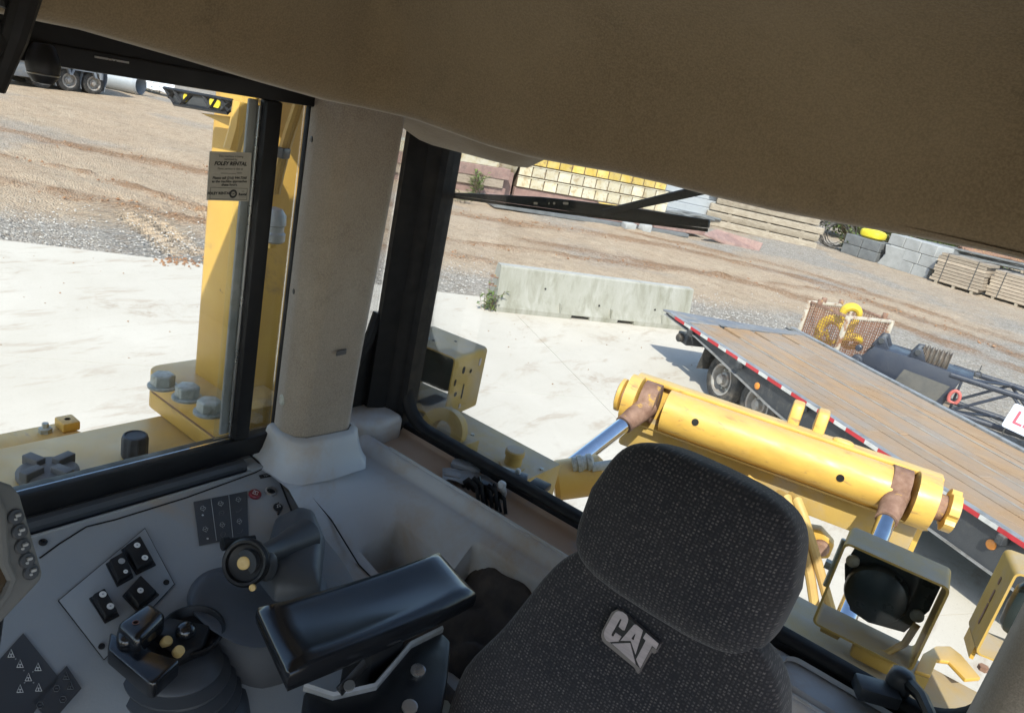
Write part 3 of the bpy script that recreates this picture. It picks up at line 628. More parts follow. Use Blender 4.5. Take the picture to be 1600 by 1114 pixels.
# ------------------------------------------------------------------ crane boom section lying on the ground
mt['boom'] = M_('dark_blue_boom_paint', (.022, .028, .045), .45, col2=(.03, .036, .052), nscale=3, grime=(.09, .085, .075), gscale=3, gspread=(.6, .78))
mt['boomgrey'] = M_('dusty_boom_side', (.1, .095, .085), .7, col2=(.07, .07, .068), nscale=5)
mt['sheave'] = M_('sheave_steel', (.1, .085, .07), .6, metal=.3, col2=(.16, .12, .09), nscale=9)
def boom():
    O = V((-2.35, 15.0, 0)); ang = R_(4); m = Matrix.Translation(O) @ Matrix.Rotation(ang, 4, 'Z')
    t = thing('crane_boom_section', O, 'dark blue lattice crane boom head lying on the ground behind the trailer', 'crane boom')
    b = B(m); y0, y1 = -.36, .46
    for y, nm in ((y0, 'cheek_plate'), (y1-.03, 'cheek_plate')):
        bb = B(m); bb.prism([(0.05, y, .5), (.25, y, .82), (1.0, y, .84), (1.75, y, .78), (1.62, y, .18), (1.2, y, .15), (.5, y, .32)], (0, .03, 0)); bb.build(nm, mt['boom'], t, bevel=.006)
    B(m).prism([(.25, y0+.03, .80), (1.9, y0+.03, .76), (1.9, y1-.03, .76), (.25, y1-.03, .80)], (0, 0, .03)).build('top_plate', mt['boom'], t, bevel=.004)
    B(m).prism([(.85, y0-.008, .6), (1.62, y0-.008, .56), (1.5, y0-.008, .2), (.75, y0-.008, .27)], (0, .006, 0)).build('dusty_side_plate', mt['boomgrey'], t, smooth=0)
    for x, z, r in ((.06, .5, .1), (.02, .72, .06)):
        B(m).lathe([(r*.6, 0), (r, .01), (r, .11), (r*.7, .12), (r*.5, .2), (r*.3, .2)], (x, y0+.03, z), (0, -1, 0), 18).build('pin_boss', mt['boom'], t)
    for x in (.32, .95):
        for y in (y0+.12, y1-.16):
            B(m).prism([(x-.14, y, .82), (x-.06, y, 1.0), (x+.05, y, 1.02), (x+.17, y, .82)], (0, .05, 0)).build('head_lug', mt['boom'], t, bevel=.012)
        B(m).lathe([(.05, -.03), (.05, .6)], (x, y0+.1, .95), (0, 1, 0), 12).build('lug_pin', mt['trailer'], t)
    for k in range(6):
        y = 1.0+k*.08
        B(m).lathe([(.15, 0), (.24, .004), (.24, .012), (.19, .034), (.19, .04), (.24, .062), (.24, .07), (.15, .074)], (y, .04, .84), (1, 0, 0), 28).build('sheave', mt['sheave'], t, smooth=40)
    ch = [(y0+.02, .14), (y0+.02, .76), (y1-.02, .14), (y1-.02, .76)]; xe = 6.4
    for y, z in ch: B(m).tube([(1.55, y, z), (xe, y, z)], .05, 10).build('chord', mt['boom'], t)
    k = 0; x = 1.75
    while x < xe-.7:
        for (a, c) in ((0, 1), (2, 3), (1, 3), (0, 2)):
            p, q = (ch[a], ch[c]) if k % 2 == 0 else (ch[c], ch[a])
            B(m).tube([(x, p[0], p[1]), (x+.75, q[0], q[1])], .026, 7).build('lacing', mt['boom'], t)
        if k % 2 == 0: B(m).tube([(x, ch[1][0], ch[1][1]), (x, ch[0][0], ch[0][1])], .022, 7).build('lacing', mt['boom'], t)
        x += .75; k += 1
    for x in (1.7, 4.2): B(m).box((x, .05, .06), (.16, 1.3, .12)).build('timber_chock', mt['deck'], t, bevel=.008)
    sh = thing('red_shackle', m @ V((1.72, y0-.05, .44)), 'small red shackle hanging from the crane boom head', 'shackle')
    pts = [m @ V((1.74+.08*math.cos(a), y0-.09, .42+.12*math.sin(a))) for a in [R_(x) for x in range(-50, 231, 20)]]
    mt['pink'] = M_('faded_red', (.5, .12, .1), .6); B().tube(pts, .03, 8).build('bow', mt['pink'], sh); B().tube([pts[0], pts[-1]], .022, 8).build('pin', mt['pink'], sh)
    ev = B(m); ev.tube([(1.95+.05*math.cos(R_(a)), .1, .84+.05*math.sin(R_(a))) for a in range(0, 361, 30)], .012, 6, caps=False); ev.tube([(1.95, .1, .88), (1.95, .1, 1.0)], .008, 5); ev.build('eye_bolt', mt['trailer'], t)
    # small sign leaning on the boom
    so_ = at(1573, 650, pl=(m @ V((3, y0-.2, 0)), V((0, 1, 0)))); 
    c = at(1621, 668, pl=(m @ V((3, y0-.25, 0)), V((0, 1, .12))))
    sg = thing('lettered_sign', (c.x, c.y, c.z-.3), 'white metal sign with red capital letters leaning on the crane boom', 'sign')
    ex = V((1, .06, -.12)).normalized(); nrm = V((.05, -1, .12)).normalized(); ey = nrm.cross(ex).normalized()
    if ey.z < 0: ey = -ey
    mt['signwhite'] = M_('sign_white', (.55, .6, .7), .45, col2=(.5, .55, .64)); mt['signred'] = M_('sign_red', (.55, .1, .14), .5)
    o2 = c; out = [o2+ex*x+ey*y for x, y in rrect(0, 0, .9, .44, .04)]
    B().prism(out, -nrm*.012).build('sign_face', mt['signwhite'], sg, smooth=0)
    for x in (-.4, .4): B().tube([o2+ex*x-nrm*.02, V((o2.x+x, o2.y+.25, .02))], .014, 6).build('sign_leg', mt['alu'], sg)
    text_mesh('LI', .32, o2-ex*.36+nrm*.004, ex, ey, align='LEFT', offset=.004).build('lettering', mt['signred'], sg, smooth=0)
boom()
# ------------------------------------------------------------------ piles along the far side of the yard
mt['formyellow'] = M_('form_yellow', (.58, .4, .07), .6, col2=(.62, .5, .2), nscale=2.5, spread=(.35, .7), grime=(.3, .2, .1), gscale=4, gspread=(.52, .66), ovar=.3)
mt['formwhite'] = M_('form_white', (.62, .58, .46), .6, col2=(.55, .47, .3), nscale=2.5, spread=(.4, .7), grime=(.4, .31, .18), gscale=3.5, gspread=(.48, .66), ovar=.3)
mt['formdark'] = M_('form_joint', (.14, .1, .07), .8)
mt['maroon'] = M_('oxide_steel', (.24, .15, .13), .75, col2=(.3, .2, .17), nscale=3, grime=(.16, .11, .1), gscale=4)
mt['mat'] = M_('grey_timber', (.38, .33, .26), .9, col2=(.3, .25, .19), nscale=3, scale=(1, 1, 5), grime=(.18, .14, .1), gscale=5, gspread=(.5, .7), bscale=30, bstr=.4, ovar=.3)
mt['lumber'] = M_('pale_lumber', (.42, .35, .27), .85, col2=(.33, .27, .21), nscale=4, scale=(1, 1, 6), grime=(.25, .18, .14), gscale=5, ovar=.35)
mt['block'] = M_('concrete_block', (.36, .365, .36), .9, col2=(.3, .305, .3), nscale=3, ovar=.15, bscale=60, bstr=.3)
mt['darkblock'] = M_('dark_block', (.14, .15, .155), .85, col2=(.1, .105, .11), nscale=3)
mt['galv'] = M_('galvanised', (.38, .4, .42), .5, metal=.4, col2=(.36, .38, .4), nscale=5)
mt['wire'] = M_('dark_wire', (.07, .065, .06), .7)
mt['strap'] = M_('steel_strap', (.05, .05, .05), .5)
def frame2(pa, pb, face=1):
    """local frame along two surveyed ground points: x along, y away from the camera"""
    a, b = at(*pa, z=0), at(*pb, z=0); ex = (b-a).normalized(); ang = math.atan2(ex.y, ex.x)
    return Matrix.Translation(a) @ Matrix.Rotation(ang, 4, 'Z'), (b-a).length, a
def forms():
    m, L, a = frame2((803, 308), (1036, 348))
    rows = [ ('formwhite', 0, 0, 1), ('formwhite', 0, 0, 1), ('formyellow', 0, 0, 1), ('formyellow', 0, 0, 1)]
    labs = ['lowest white ribbed steel form panel in the far stack, on oxide beams', 'white ribbed steel form panel stacked just under the upper yellow panels', 'yellow ribbed steel form panel stacked directly on the white panels', 'yellow ribbed steel form panel topmost in the far stack']
    z = .42; h = .48
    for r, (mk, _, _, _) in enumerate(rows):
        off = .0
        o = m @ V((off, 0, z)); t = thing('steel_form_panel', o, labs[r], 'form panel', 'steel form panels stacked at the yard edge')
        LL = L-off-(.15*r)
        B(m).span((off, .06, z), (off+LL, 2.3, z+h-.02)).build('panel_back', mt['formdark'], t, smooth=0)
        n = max(3, int(LL/.56)); cw = LL/n
        for k in range(n):
            B(m).box((off+cw*(k+.5), .045, z+h/2-.01), (cw-.05, .07, h-.075)).build('panel_pan', mt[mk], t, bevel=.012, seg=1, smooth=0)
        B(m).box((off+LL/2, .02, z+h-.035), (LL, .06, .04)).build('panel_flange', mt[mk], t, smooth=0)
        z += h
    for k in range(3):
        o = B(m).span((0, .1+k*.8, 0), (L*.98, .35+k*.8, .417)).build('dunnage_beam', mt['maroon'], loc=m @ V((L/2, .2+k*.8, 0)), bevel=.02, seg=1)
        tag(o, ['oxide red steel beam under the front of the form stack', 'oxide red steel beam under the middle of the form stack', 'oxide red steel beam under the back of the form stack'][k], 'beam', 'beams under the form stack')
    o = thing('steel_form_panel', m @ V((L*.6, -.3, 0)), 'low yellow ribbed steel form leaning at the foot of the far form stack', 'form panel', 'steel form panels stacked at the yard edge')
    for k in range(6):
        B(m).box((L*.52+(k+.5)*.62, -.2, .22), (.58, .1, .4)).build('panel_pan', mt['formyellow'], o, bevel=.015, seg=1, smooth=0)
    B(m).span((L*.52, -.14, .02), (L*.52+3.72, -.02, .44)).build('panel_back', mt['formdark'], o, smooth=0)
    # round end piece
    c = m @ V((-.55, .9, 1.75)); ax = (m.to_3x3() @ V((1, 0, 0)))
    t = thing('steel_ring_form', (c.x, c.y, .0), 'white round steel ring form standing at the end of the form stack', 'ring form')
    B().lathe([(1.05, -.35), (1.2, -.35), (1.2, .4), (1.05, .4), (1.05, -.35)], c, ax, 40, caps=False).build('ring', mt['formwhite'], t, smooth=30)
    B().lathe([(1.0, .1), (1.0, .14)], c, ax, 32).build('dark_bore_disc', mt['darkblock'], t)  # dark disc set across the bore, painted in for the ring's dark interior
    for s in (-.8, .8): B(m).span((-.9, .9+s-.1, 0), (-.2, .9+s+.1, 1.05)).build('cradle_leg', mt['maroon'], t)
    # rusty stacks left of the ring
    m2, L2, a2 = frame2((700, 296), (790, 309)); z = 0
    spec = [('maroon', .32, 1.0, 'rusty oxide beam on the ground left of the ring form'), ('lumber', .35, .92, 'yellowish timber beam second from ground beside the ring form'), ('maroon', .42, 1.0, 'oxide steel box beam third up beside the ring form'), ('formwhite', .4, .8, 'pale cream steel panel topmost beside the ring form')]
    for mk, h, f, lab in spec:
        o = B(m2).span((-3.2, 0+random.uniform(0, .15), z), (L2*f, 1.4, z+h)).build('stacked_beam', mt[mk], loc=m2 @ V((0, .7, z)), bevel=.015, seg=1); tag(o, lab, 'beam', 'beams stacked left of the ring form'); z += h+.004
    weed(m2 @ V((.9, -.5, 0)), .9, 18, .4, 'tall pale green weeds in front of the rusty beam stack')
    # low long plates in front
    m3, L3, a3 = frame2((775, 326), (1112, 379))
    for k, (x0, x1, y0, y1, z0, z1, mk, lab) in enumerate(((0, L3*.55, .2, 1.8, 0, .14, 'darkblock', 'long dark steel plate lying lowest in front of the forms'), (.2, L3*.72, .5, 1.9, .145, .26, 'maroon', 'long oxide brown plate lying on the dark plate'), (L3*.5, L3*.9, .3, 1.7, .0, .13, 'darkblock', 'dark steel plate beside a small concrete block, by the oxide plate'), (L3*.74, L3, .6, 2.0, .135, .3, 'maroon', 'reddish steel plate at the timber end of the long plates'))):
        o = B(m3).span((x0, y0, z0), (x1, y1, z1)).build('steel_plate', mt[mk], loc=m3 @ V(((x0+x1)/2, 1, z0)), bevel=.01, seg=1); tag(o, lab, 'steel plate', 'steel plates lying before the form stack')
    o = B(m3).span((L3*.56, -.1, 0), (L3*.61, .28, .24)).build('rubble_block', mt['block'], loc=m3 @ V((L3*.585, 0, 0)), bevel=.03, jit=.012); tag(o, 'small broken concrete block by the dark steel plates', 'block')
    o = B(m3).span((L3*.64, -.15, 0), (L3*.68, .26, .3)).build('rubble_block', mt['block'], loc=m3 @ V((L3*.66, 0, 0)), bevel=.05, jit=.02); tag(o, 'rounder lump of concrete rubble next to the small broken block', 'block')
    weed(m3 @ V((-1.2, .2, 0)), .5, 12, .5, 'low green weeds at the near end of the long steel plates')
forms()
def galv():
    m, L, a = frame2((1036, 336), (1112, 352)); z = .02
    for k in range(5):
        h = .36; o = B(m).span((-.2+random.uniform(0, .5), .2*k, z), (L*(1.2-.05*k), 2.0, z+h)).build('galvanised_decking', mt['galv'], loc=m @ V((L/2, 1, z)), bevel=.02, seg=1)
        tag(o, ['lowest', 'second', 'middle', 'fourth', 'topmost'][k]+' pale galvanised steel decking bundle between forms and timber mats', 'steel bundle', 'galvanised bundles'); z += h+.01
    for k in range(6):
        p0 = m @ V((random.uniform(-.3, 1.2), -.5+random.uniform(-.2, .2), .25)); p1 = p0+(m.to_3x3() @ V((1.6, random.uniform(-.3, .3), random.uniform(-.12, .3))))
        o = B().tube([p0, (p0+p1)/2+V((0, 0, .1)), p1], .06, 8).build('scrap_pipe', mt['darkblock'], loc=(p0.x, p0.y, 0)); tag(o, ['short dark scrap pipe lying lowest in the tangle before the galvanised bundles', 'short dark scrap pipe pointing at the timber mats from the tangle', 'short dark scrap pipe leaning highest in the tangle by the galvanised bundles', 'short dark scrap pipe at the form stack end of the tangle', 'short dark scrap pipe crossing the middle of the tangle', 'short dark scrap pipe farthest back in the tangle'][k], 'pipe', 'scrap pipes before the galvanised bundles')
galv()
def mats():
    m, L, a = frame2((1108, 352), (1284, 392)); z = 0; names = ['bottom', 'second', 'third', 'fourth', 'fifth', 'sixth', 'top']
    for k in range(7):
        h = .36; x0 = random.uniform(-.5, .3)-(k > 4)*.8; x1 = L-random.uniform(0, .5)-.35*max(0, k-2)
        q = Matrix.Rotation(R_(random.uniform(-1.2, 1.2)), 4, 'Z')
        t = B(m @ q).span((x0, .12*k, z), (x1, 1.5+.1*k, z+h-.05)).build('timber_mat', mt['mat'], loc=m @ V((L/2, .7, z)), bevel=.03, seg=1, jit=.012)
        tag(t, names[k]+' layer of grey timber crane mats in the long pile', 'timber mat', 'timber mats in the long pile')
        for f in (.2, .55, .85):
            B(m).box((lerp(x0, x1, f), .2*k+.5, z+h-.026), (.16, .9, .048)).build('spacer', mt['mat'], t, smooth=0)
        z += h
    # tilted plate leaning at the foot of the pile
    p = [at(1098, 366, z=.28), at(1120, 358, z=.5), at(1192, 380, z=.34), at(1186, 392, z=.02), at(1140, 384, z=.02)]
    o = B().prism(p, (0, .03, -.05)).build('leaning_plate', mt['maroon'], loc=(p[3].x, p[3].y, 0), smooth=0); tag(o, 'purple brown steel plate tilted against the foot of the timber pile', 'steel plate')
mats()
def right_side():
    c = at(1297, 388, z=0)
    t = thing('wire_coil', (c.x, c.y, 0), 'loose coil of dark wire in weeds beside the timber pile', 'wire coil')
    b = B()
    for k in range(9):
        r = .75+random.uniform(-.12, .1); ex = V((.8, .6, random.uniform(-.2, .2))).normalized(); ez = V((random.uniform(-.2, .2), random.uniform(-.3, .3), 1)).normalized()
        cc = V((c.x, c.y, .78))+V((random.uniform(-.3, .3), random.uniform(-.4, .4), random.uniform(-.05, .05)))
        b.tube([cc+ex*r*math.cos(R_(q))+ez*r*.9*math.sin(R_(q)) for q in range(0, 361, 20)], .022, 5, caps=False)
    b.build('wire_loops', mt['wire'], t)
    weed((c.x+.9, c.y-.2, 0), 1.1, 22, .5, 'green weeds standing beside the wire coil')
    m, L, a = frame2((1312, 394), (1366, 411))
    for k in range(2):
        for j in range(2):
            x0 = j*L/2; o = B(m).span((x0+.01, 0, .5*k+.002), (x0+L/2-.01, 1.3, .5*k+.49)).build('dark_block', mt['darkblock'], loc=m @ V((x0, .6, .5*k)), bevel=.03, seg=1)
            tag(o, [['charcoal block at the weed end of the low wall, lower course', 'charcoal block at the trough end of the low wall, lower course'], ['charcoal block at the weed end of the low wall, upper course', 'charcoal block at the trough end of the low wall, upper course']][k][j], 'block', 'charcoal blocks in the low wall')
    mt['brightyellow'] = M_('bright_yellow', (.72, .58, .03), .5)
    b = B(m); b.rbox((L*.5, .7, 1.22), (L*.62, 1.0, .5), 3, 8); o = b.build('yellow_tank', mt['brightyellow'], loc=m @ V((L*.5, .7, 1))); tag(o, 'rounded bright yellow tank lid lying on the charcoal blocks', 'tank')
    b = B(m); x0 = L+.1
    b.prism([(x0, 0, 0), (x0+.25, 0, .55), (x0+.1, 0, 1.0), (x0+1.7, 0, 1.0), (x0+1.5, 0, .55), (x0+1.55, 0, 0)], (0, 1.5, 0)); b.m = m
    o = b.build('grey_trough', mt['block'], loc=m @ V((x0+.6, .6, 0)), bevel=.03, seg=1); tag(o, 'pale grey concrete trough between dark and light block walls', 'trough')
    m, L, a = frame2((1374, 413), (1446, 437)); cnt = 0
    rowsn = ['bottom', 'middle', 'top']; cols = ['trough end', 'centre', 'lumber end']
    for k in range(3):
        for j in range(3):
            x0 = j*L/3+(.0 if k != 1 else .18); o = B(m).span((x0+.012, 0, .52*k+.002), (x0+L/3-.012, 1.2, .52*k+.51)).build('concrete_block', mt['block'], loc=m @ V((x0, .6, .52*k)), bevel=.025, seg=1)
            tag(o, 'pale grey concrete block, %s course at the %s of the block wall' % (rowsn[k], cols[j]), 'block', 'pale concrete blocks in the wall')
    # lumber bundles
    def bundle(pa, pb, rows, cols, dz, lab, depth=1.2):
        m, L, a = frame2(pa, pb); t = thing('lumber_bundle', m @ V((L/2, depth/2, 0)), lab, 'lumber', 'strapped lumber bundles')
        for k in range(rows):
            B(m).box((L/2+random.uniform(-.06, .06), depth/2, .14+dz*(k+.5)), (L-random.uniform(0, .2), depth, dz-.018)).build('board_layer', mt['lumber'], t, bevel=.006, seg=1, smooth=0)
        for x in (.2, .78): B(m).box((L*x, depth/2, .14+dz*rows/2), (.035, depth+.02, dz*rows+.02)).build('strap', mt['strap'], t, smooth=0)
        for x in (.15, .5, .85): B(m).box((L*x, depth/2, .07), (.12, depth, .136)).build('skid', mt['mat'], t, smooth=0)
    bundle((1449, 440), (1528, 464), 9, 1, .14, 'strapped pinkish lumber bundle next to the pale block wall')
    bundle((1534, 464), (1640, 496), 8, 1, .14, 'strapped grey lumber bundle farthest from the block wall')
    m, L, a = frame2((1505, 447), (1640, 476))
    t = thing('rebar_bundle', m @ V((L/2, 3.5, 0)), 'long dark and rusty bar bundle behind the lumber bundles', 'rebar')
    b = B(m)
    for k in range(26): 
        y, z = 3.0+random.uniform(0, 1.3), .3+random.uniform(0, 1.15); b.tube([(-1, y, z), (L+1, y+random.uniform(-.1, .1), z+random.uniform(-.05, .05))], .06, 6)
    b.build('bars', mt['darkblock'], t)
    b = B(m)
    for k in range(12): b.tube([(L*.35, 3+random.uniform(0, 1.1), 1.35+random.uniform(0, .25)), (L+1, 3+random.uniform(0, 1.1), 1.4+random.uniform(0, .2))], .055, 6)
    b.build('rusty_bars', mt['rust'], t)
    for x in (0, L): B(m).box((x, 3.6, .15), (.2, 1.8, .3)).build('bearer', mt['mat'], t)
right_side()
def bush(c, rx, rz, n, label, group):
    c = V(c); t = thing('bush', c, label, 'bush', group); lf, st = B(), B(); cl = []
    for k in range(70):
        a, r = random.uniform(0, 6.28), random.random()**.5; cl.append(c+V((math.cos(a)*rx*r, math.sin(a)*rx*r, rz*(.25+.85*random.random()*(1-.5*r)))))
    for q in cl: st.tube([c+V((0, 0, -.05)), (c+q)/2+V((0, 0, .2)), q], [.05, .03, .012], 5)
    for k in range(n):
        q = random.choice(cl); d = V((random.gauss(0, 1), random.gauss(0, 1), random.gauss(0, .8))).normalized()
        leaf(lf, q+d*rx*.28*random.random(), d+V((0, 0, .3)), random.uniform(.14, .3), random.uniform(.05, .1))
    lf.build('crown', mt['leaf2'], t, smooth=0); st.build('trunk', mt['bark'], t, smooth=0)
for k, (px, py, dx) in enumerate(((1325, 372, 5), (1395, 385, 5), (1470, 405, 6), (1545, 420, 9), (1250, 360, 9))):
    g = at(px, py+14, z=0); d = V((g.x, g.y, 0)).normalized(); g = g+d*dx
    bush((g.x, g.y, 0), 2.2+.4*(k % 2), 2.4+.5*(k % 3), 3600, ['bushy green shrub growing behind the wire coil', 'bushy green shrub behind the pale concrete trough', 'green shrub behind the pale block wall', 'green shrub behind the rebar bundle', 'green shrub far behind the timber mat pile'][k], 'shrubs along the far yard edge')

# ------------------------------------------------------------------ far left: parked grey trailer, pipe, scrap
mt['greypanel'] = M_('grey_body', (.2, .21, .22), .6, col2=(.26, .26, .26), nscale=2, grime=(.3, .27, .22), gscale=2.5, gspread=(.5, .7))
mt['flap'] = M_('grey_flap', (.16, .18, .21), .6, col2=(.22, .24, .27), nscale=4)
def left_side():
    m, L, a = frame2((-30, 128), (152, 150))      # line of the wheels
    ex = m.to_3x3() @ V((1, 0, 0)); ey = m.to_3x3() @ V((0, 1, 0))
    t = thing('dump_trailer', m @ V((L/2, .8, 0)), 'grey dump trailer with dual wheels and hanging mudflaps parked across the yard', 'trailer')
    b = B(m); b.prism([(-7, -.2, 1.0), (L*.72, -.2, 1.0), (L*.8, -.2, 1.3), (L*.8, -.2, 2.6), (-7, -.2, 2.6)], (0, 2.4, 0)); b.build('body', mt['greypanel'], t, bevel=.03)
    B(m).span((-7, -.16, .42), (L*.42, .02, 1.0)).build('side_skirt', mt['greypanel'], t, bevel=.02)
    B(m).span((-7, .2, .7), (L+.2, 1.9, .95)).build('chassis', mt['trailer'], t, bevel=.02)
    for x in (L*.5, L*.74, L*.97):
        for y in (.15, .45, 1.7, 2.0): wheel(t, m @ V((x, y, .5)), -ey if y < 1 else ey, .5, .26)
        fl = B(m); fl.grid(4, 6, lambda u_, v_, x=x: V((x+.55+.06*math.sin(v_*5+x), .0+u_*.6, .2+v_*.95))); fl.build('mudflap', mt['flap'], t)
        B(m).tube([(x, .1, .5), (x, 2.05, .5)], .07, 8).build('axle', mt['trailer'], t)
    for x in (L*.62, L*.86):
        B(m).prism([(x-.5, -.12, 1.05), (x+.5, -.12, 1.05), (x+.6, -.12, .75), (x+.52, -.12, .75), (x+.42, -.12, .97), (x-.42, -.12, .97), (x-.52, -.12, .75), (x-.6, -.12, .75)], (0, .7, 0)).build('fender', mt['flap'], t)
    B(m).box((L+.15, 1, 1.5), (.12, 2.2, 1.6)).build('tailgate', mt['flap'], t, bevel=.02)
    # white pipe and crumpled sheet
    p = at(164, 140, z=0); q = at(190, 146, z=0); d = (q-p).normalized(); c = p+V((0, 0, .55))-d*1.2+V((-.5, .2, 0))
    t2 = thing('culvert_pipe', (c.x, c.y, 0), 'pale galvanised culvert pipe lying by the weeds', 'pipe'); n_ = 16
    B().lathe([(.5+.02*(k % 2), k*.1) for k in range(n_*2)] + [(.45, n_*.2), (.45, 0)], c, d, 24, caps=False).build('pipe', mt['galv'], t2)
    p = at(226, 145, z=0)
    def sheet(u_, v_):
        return V((p.x, p.y, 0))+d*(u_-.5)*3.2+V((-.4, .3, 0))*v_*1.6+V((0, 0, .05+.9*v_*(1-.4*u_)+.22*mnoise.noise(V((u_*4, v_*4, 1.3)))+.3*math.sin(u_*3.1)*(1-v_)))
    b = B(); b.grid(9, 7, sheet); mt['whitesheet'] = M_('crumpled_white', (.62, .64, .66), .5, col2=(.4, .43, .47), nscale=2)
    o = b.build('crumpled_sheet', mt['whitesheet'], loc=(p.x, p.y, 0), smooth=0); md = o.modifiers.new('thick', 'SOLIDIFY'); md.thickness = .03
    tag(o, 'crumpled white metal sheet scrap lying by green weeds', 'scrap sheet')
    for k, (px, py, h) in enumerate(((195, 140, .9), (203, 142, .7), (186, 141, .8), (252, 150, .6))):
        g = at(px, py, z=0); weed((g.x-.6, g.y, 0), h, 16, .8, ['tall green weeds midway between the culvert pipe and the crumpled sheet', 'green weeds touching the crumpled white sheet', 'green weeds right at the mouth of the culvert pipe', 'low weeds just past the crumpled white sheet'][k], 'weeds by the culvert')
    g = at(200, 120, z=0); 
    for k in range(3): bush((g.x-4+2*k, g.y+3+3*k, 0), 2.2, 2.6, 3000, ['bushy shrub standing closest behind the culvert pipe', 'bushy shrub between two others behind the culvert', 'bushy shrub farthest behind the culvert pipe'][k], 'shrubs behind the culvert')
left_side()
# ================================================================== THE BULLDOZER (cab shell and outside)
DZ = thing('bulldozer', (-.45, .4, 0), 'yellow bulldozer seen from inside its cab, with grey trim and felt headliner', 'bulldozer')
FLOOR = 1.85
def part(b, name, mat, bevel=0, parent=None, **k): return b.build(name, mt[mat], parent or DZ, bevel=bevel, **k)
# --- running gear and body that carry the cab
for x in (-1.55, .65):
    b = B(); prof = []
    for (y, z, r, a0, a1) in ((1.6, .75, .72, 90, -90), (-2.4, .62, .6, 270, 90)):
        for k in range(11): a = R_(lerp(a0, a1, k/10)); prof.append(V((x-.28, y+r*math.cos(a), z+r*math.sin(a)+.02)))
    b.prism(prof, (.56, 0, 0)); tr = part(b, 'track', 'rubber')
part(B().span((-1.2, -3.2, .7), (.3, 1.75, 1.8)), 'hull', 'yellow', .04)
part(B().span((-1.45, -1.05, 1.75), (.4, 1.55, FLOOR-.02)), 'cab_base', 'black', .01)
part(B().span((-1.33, -.95, FLOOR-.018), (.28, 1.3, FLOOR)), 'cab_floor', 'rubber')
# --- roof
part(B().span((-1.5, -1.15, 3.84), (.5, 1.58, 3.93)), 'roof', 'yellow', .04)
part(B().span((-1.42, -1.0, 2.05), (-1.385, 1.5, 2.66)), 'right_wall', 'console', .0)
part(B().span((-1.40, -1.05, FLOOR), (.3, -.98, 2.5)), 'front_wall', 'console', .01)
part(B().span((-1.42, -1.05, 3.5), (.4, -.95, 3.84)), 'front_header', 'headliner', .02)
for x in (-1.36, .32): part(B().span((x-.06, -1.06, FLOOR), (x+.06, -.94, 3.84)), 'front_pillar', 'pillar', .02)
part(B().span((.27, -1.0, 3.52), (.4, 1.2, 3.84)), 'door_header', 'headliner', .02)
part(B().span((-1.34, -1.0, 2.5), (.28, -.985, 3.52)), 'windscreen', 'glass')
# --- felt headliner: dished tray whose rim curls down to a soft lip
def headliner():
    prof = [(.46, 3.83), (.3, 3.826), (.16, 3.80), (.075, 3.75), (.03, 3.68), (.008, 3.6), (0, 3.565), (-.006, 3.545), (-.018, 3.532), (-.036, 3.527), (-.06, 3.532), (-.1, 3.56)]
    x0, x1, y0, y1, rr = -1.2, .12, -.93, 1.09, .1
    def loop(o, dz):
        out = []
        for cx, cy, a0 in ((x1-rr, y1-rr, 0), (x0+rr, y1-rr, 90), (x0+rr, y0+rr, 180), (x1-rr, y0+rr, 270)):
            for k in range(7):
                a = R_(a0+15*k); r = rr-o if rr-o > .005 else .005
                c = V((cx, cy, 0)); 
                if rr-o < .005: c = V((cx-math.copysign(o-rr, cx+.5), cy-math.copysign(o-rr, cy), 0))
                out.append(c+V((r*math.cos(a), r*math.sin(a), dz)))
        # subdivide straight runs
        res = []
        for i, p in enumerate(out):
            q = out[(i+1) % len(out)]; res.append(p)
            if i % 7 == 6:
                for k in range(1, 12): res.append(p.lerp(q, k/12))
        return res
    b = B(); rings = []
    for o, z in prof:
        L = loop(o, z)
        for p in L:
            w = smooth01((z-3.5)/.05)
            if o < .2: p.z += .006*mnoise.noise(p*3.0) + (((-.014*smooth01(1-abs(p.x+.85)/.3)+.022*smooth01((p.x+.45)/.45))*smooth01((p.y-.9)/.1)+(.043*max(0, min(1, (1.0-p.y)/.5)) if p.x < -1.0 else 0)) if z < 3.7 else 0)
        rings.append(L)
    b.loft(rings, caps=False); n = len(rings[0]); b.f.append(tuple(range(n)))
    part(b, 'headliner', 'headliner', smooth=60)
    b = B(); b.grid(24, 8, lambda u_, v_: V((lerp(-1.36, .3, u_), lerp(1.1, 1.5, v_), 3.535+.02*smooth01((u_-.15)/.12)-(.08-.08*smooth01((u_-.16)/.1))*smooth01((v_-.2)/.7)+.003*math.sin(u_*9))))
    b.grid(24, 2, lambda u_, v_: V((lerp(-1.36, .3, u_), 1.5, 3.455+.1*smooth01((u_-.155)/.11)+v_*.28+.003*math.sin(u_*9))))
    part(b, 'rear_header_trim', 'headliner', smooth=60)
headliner()
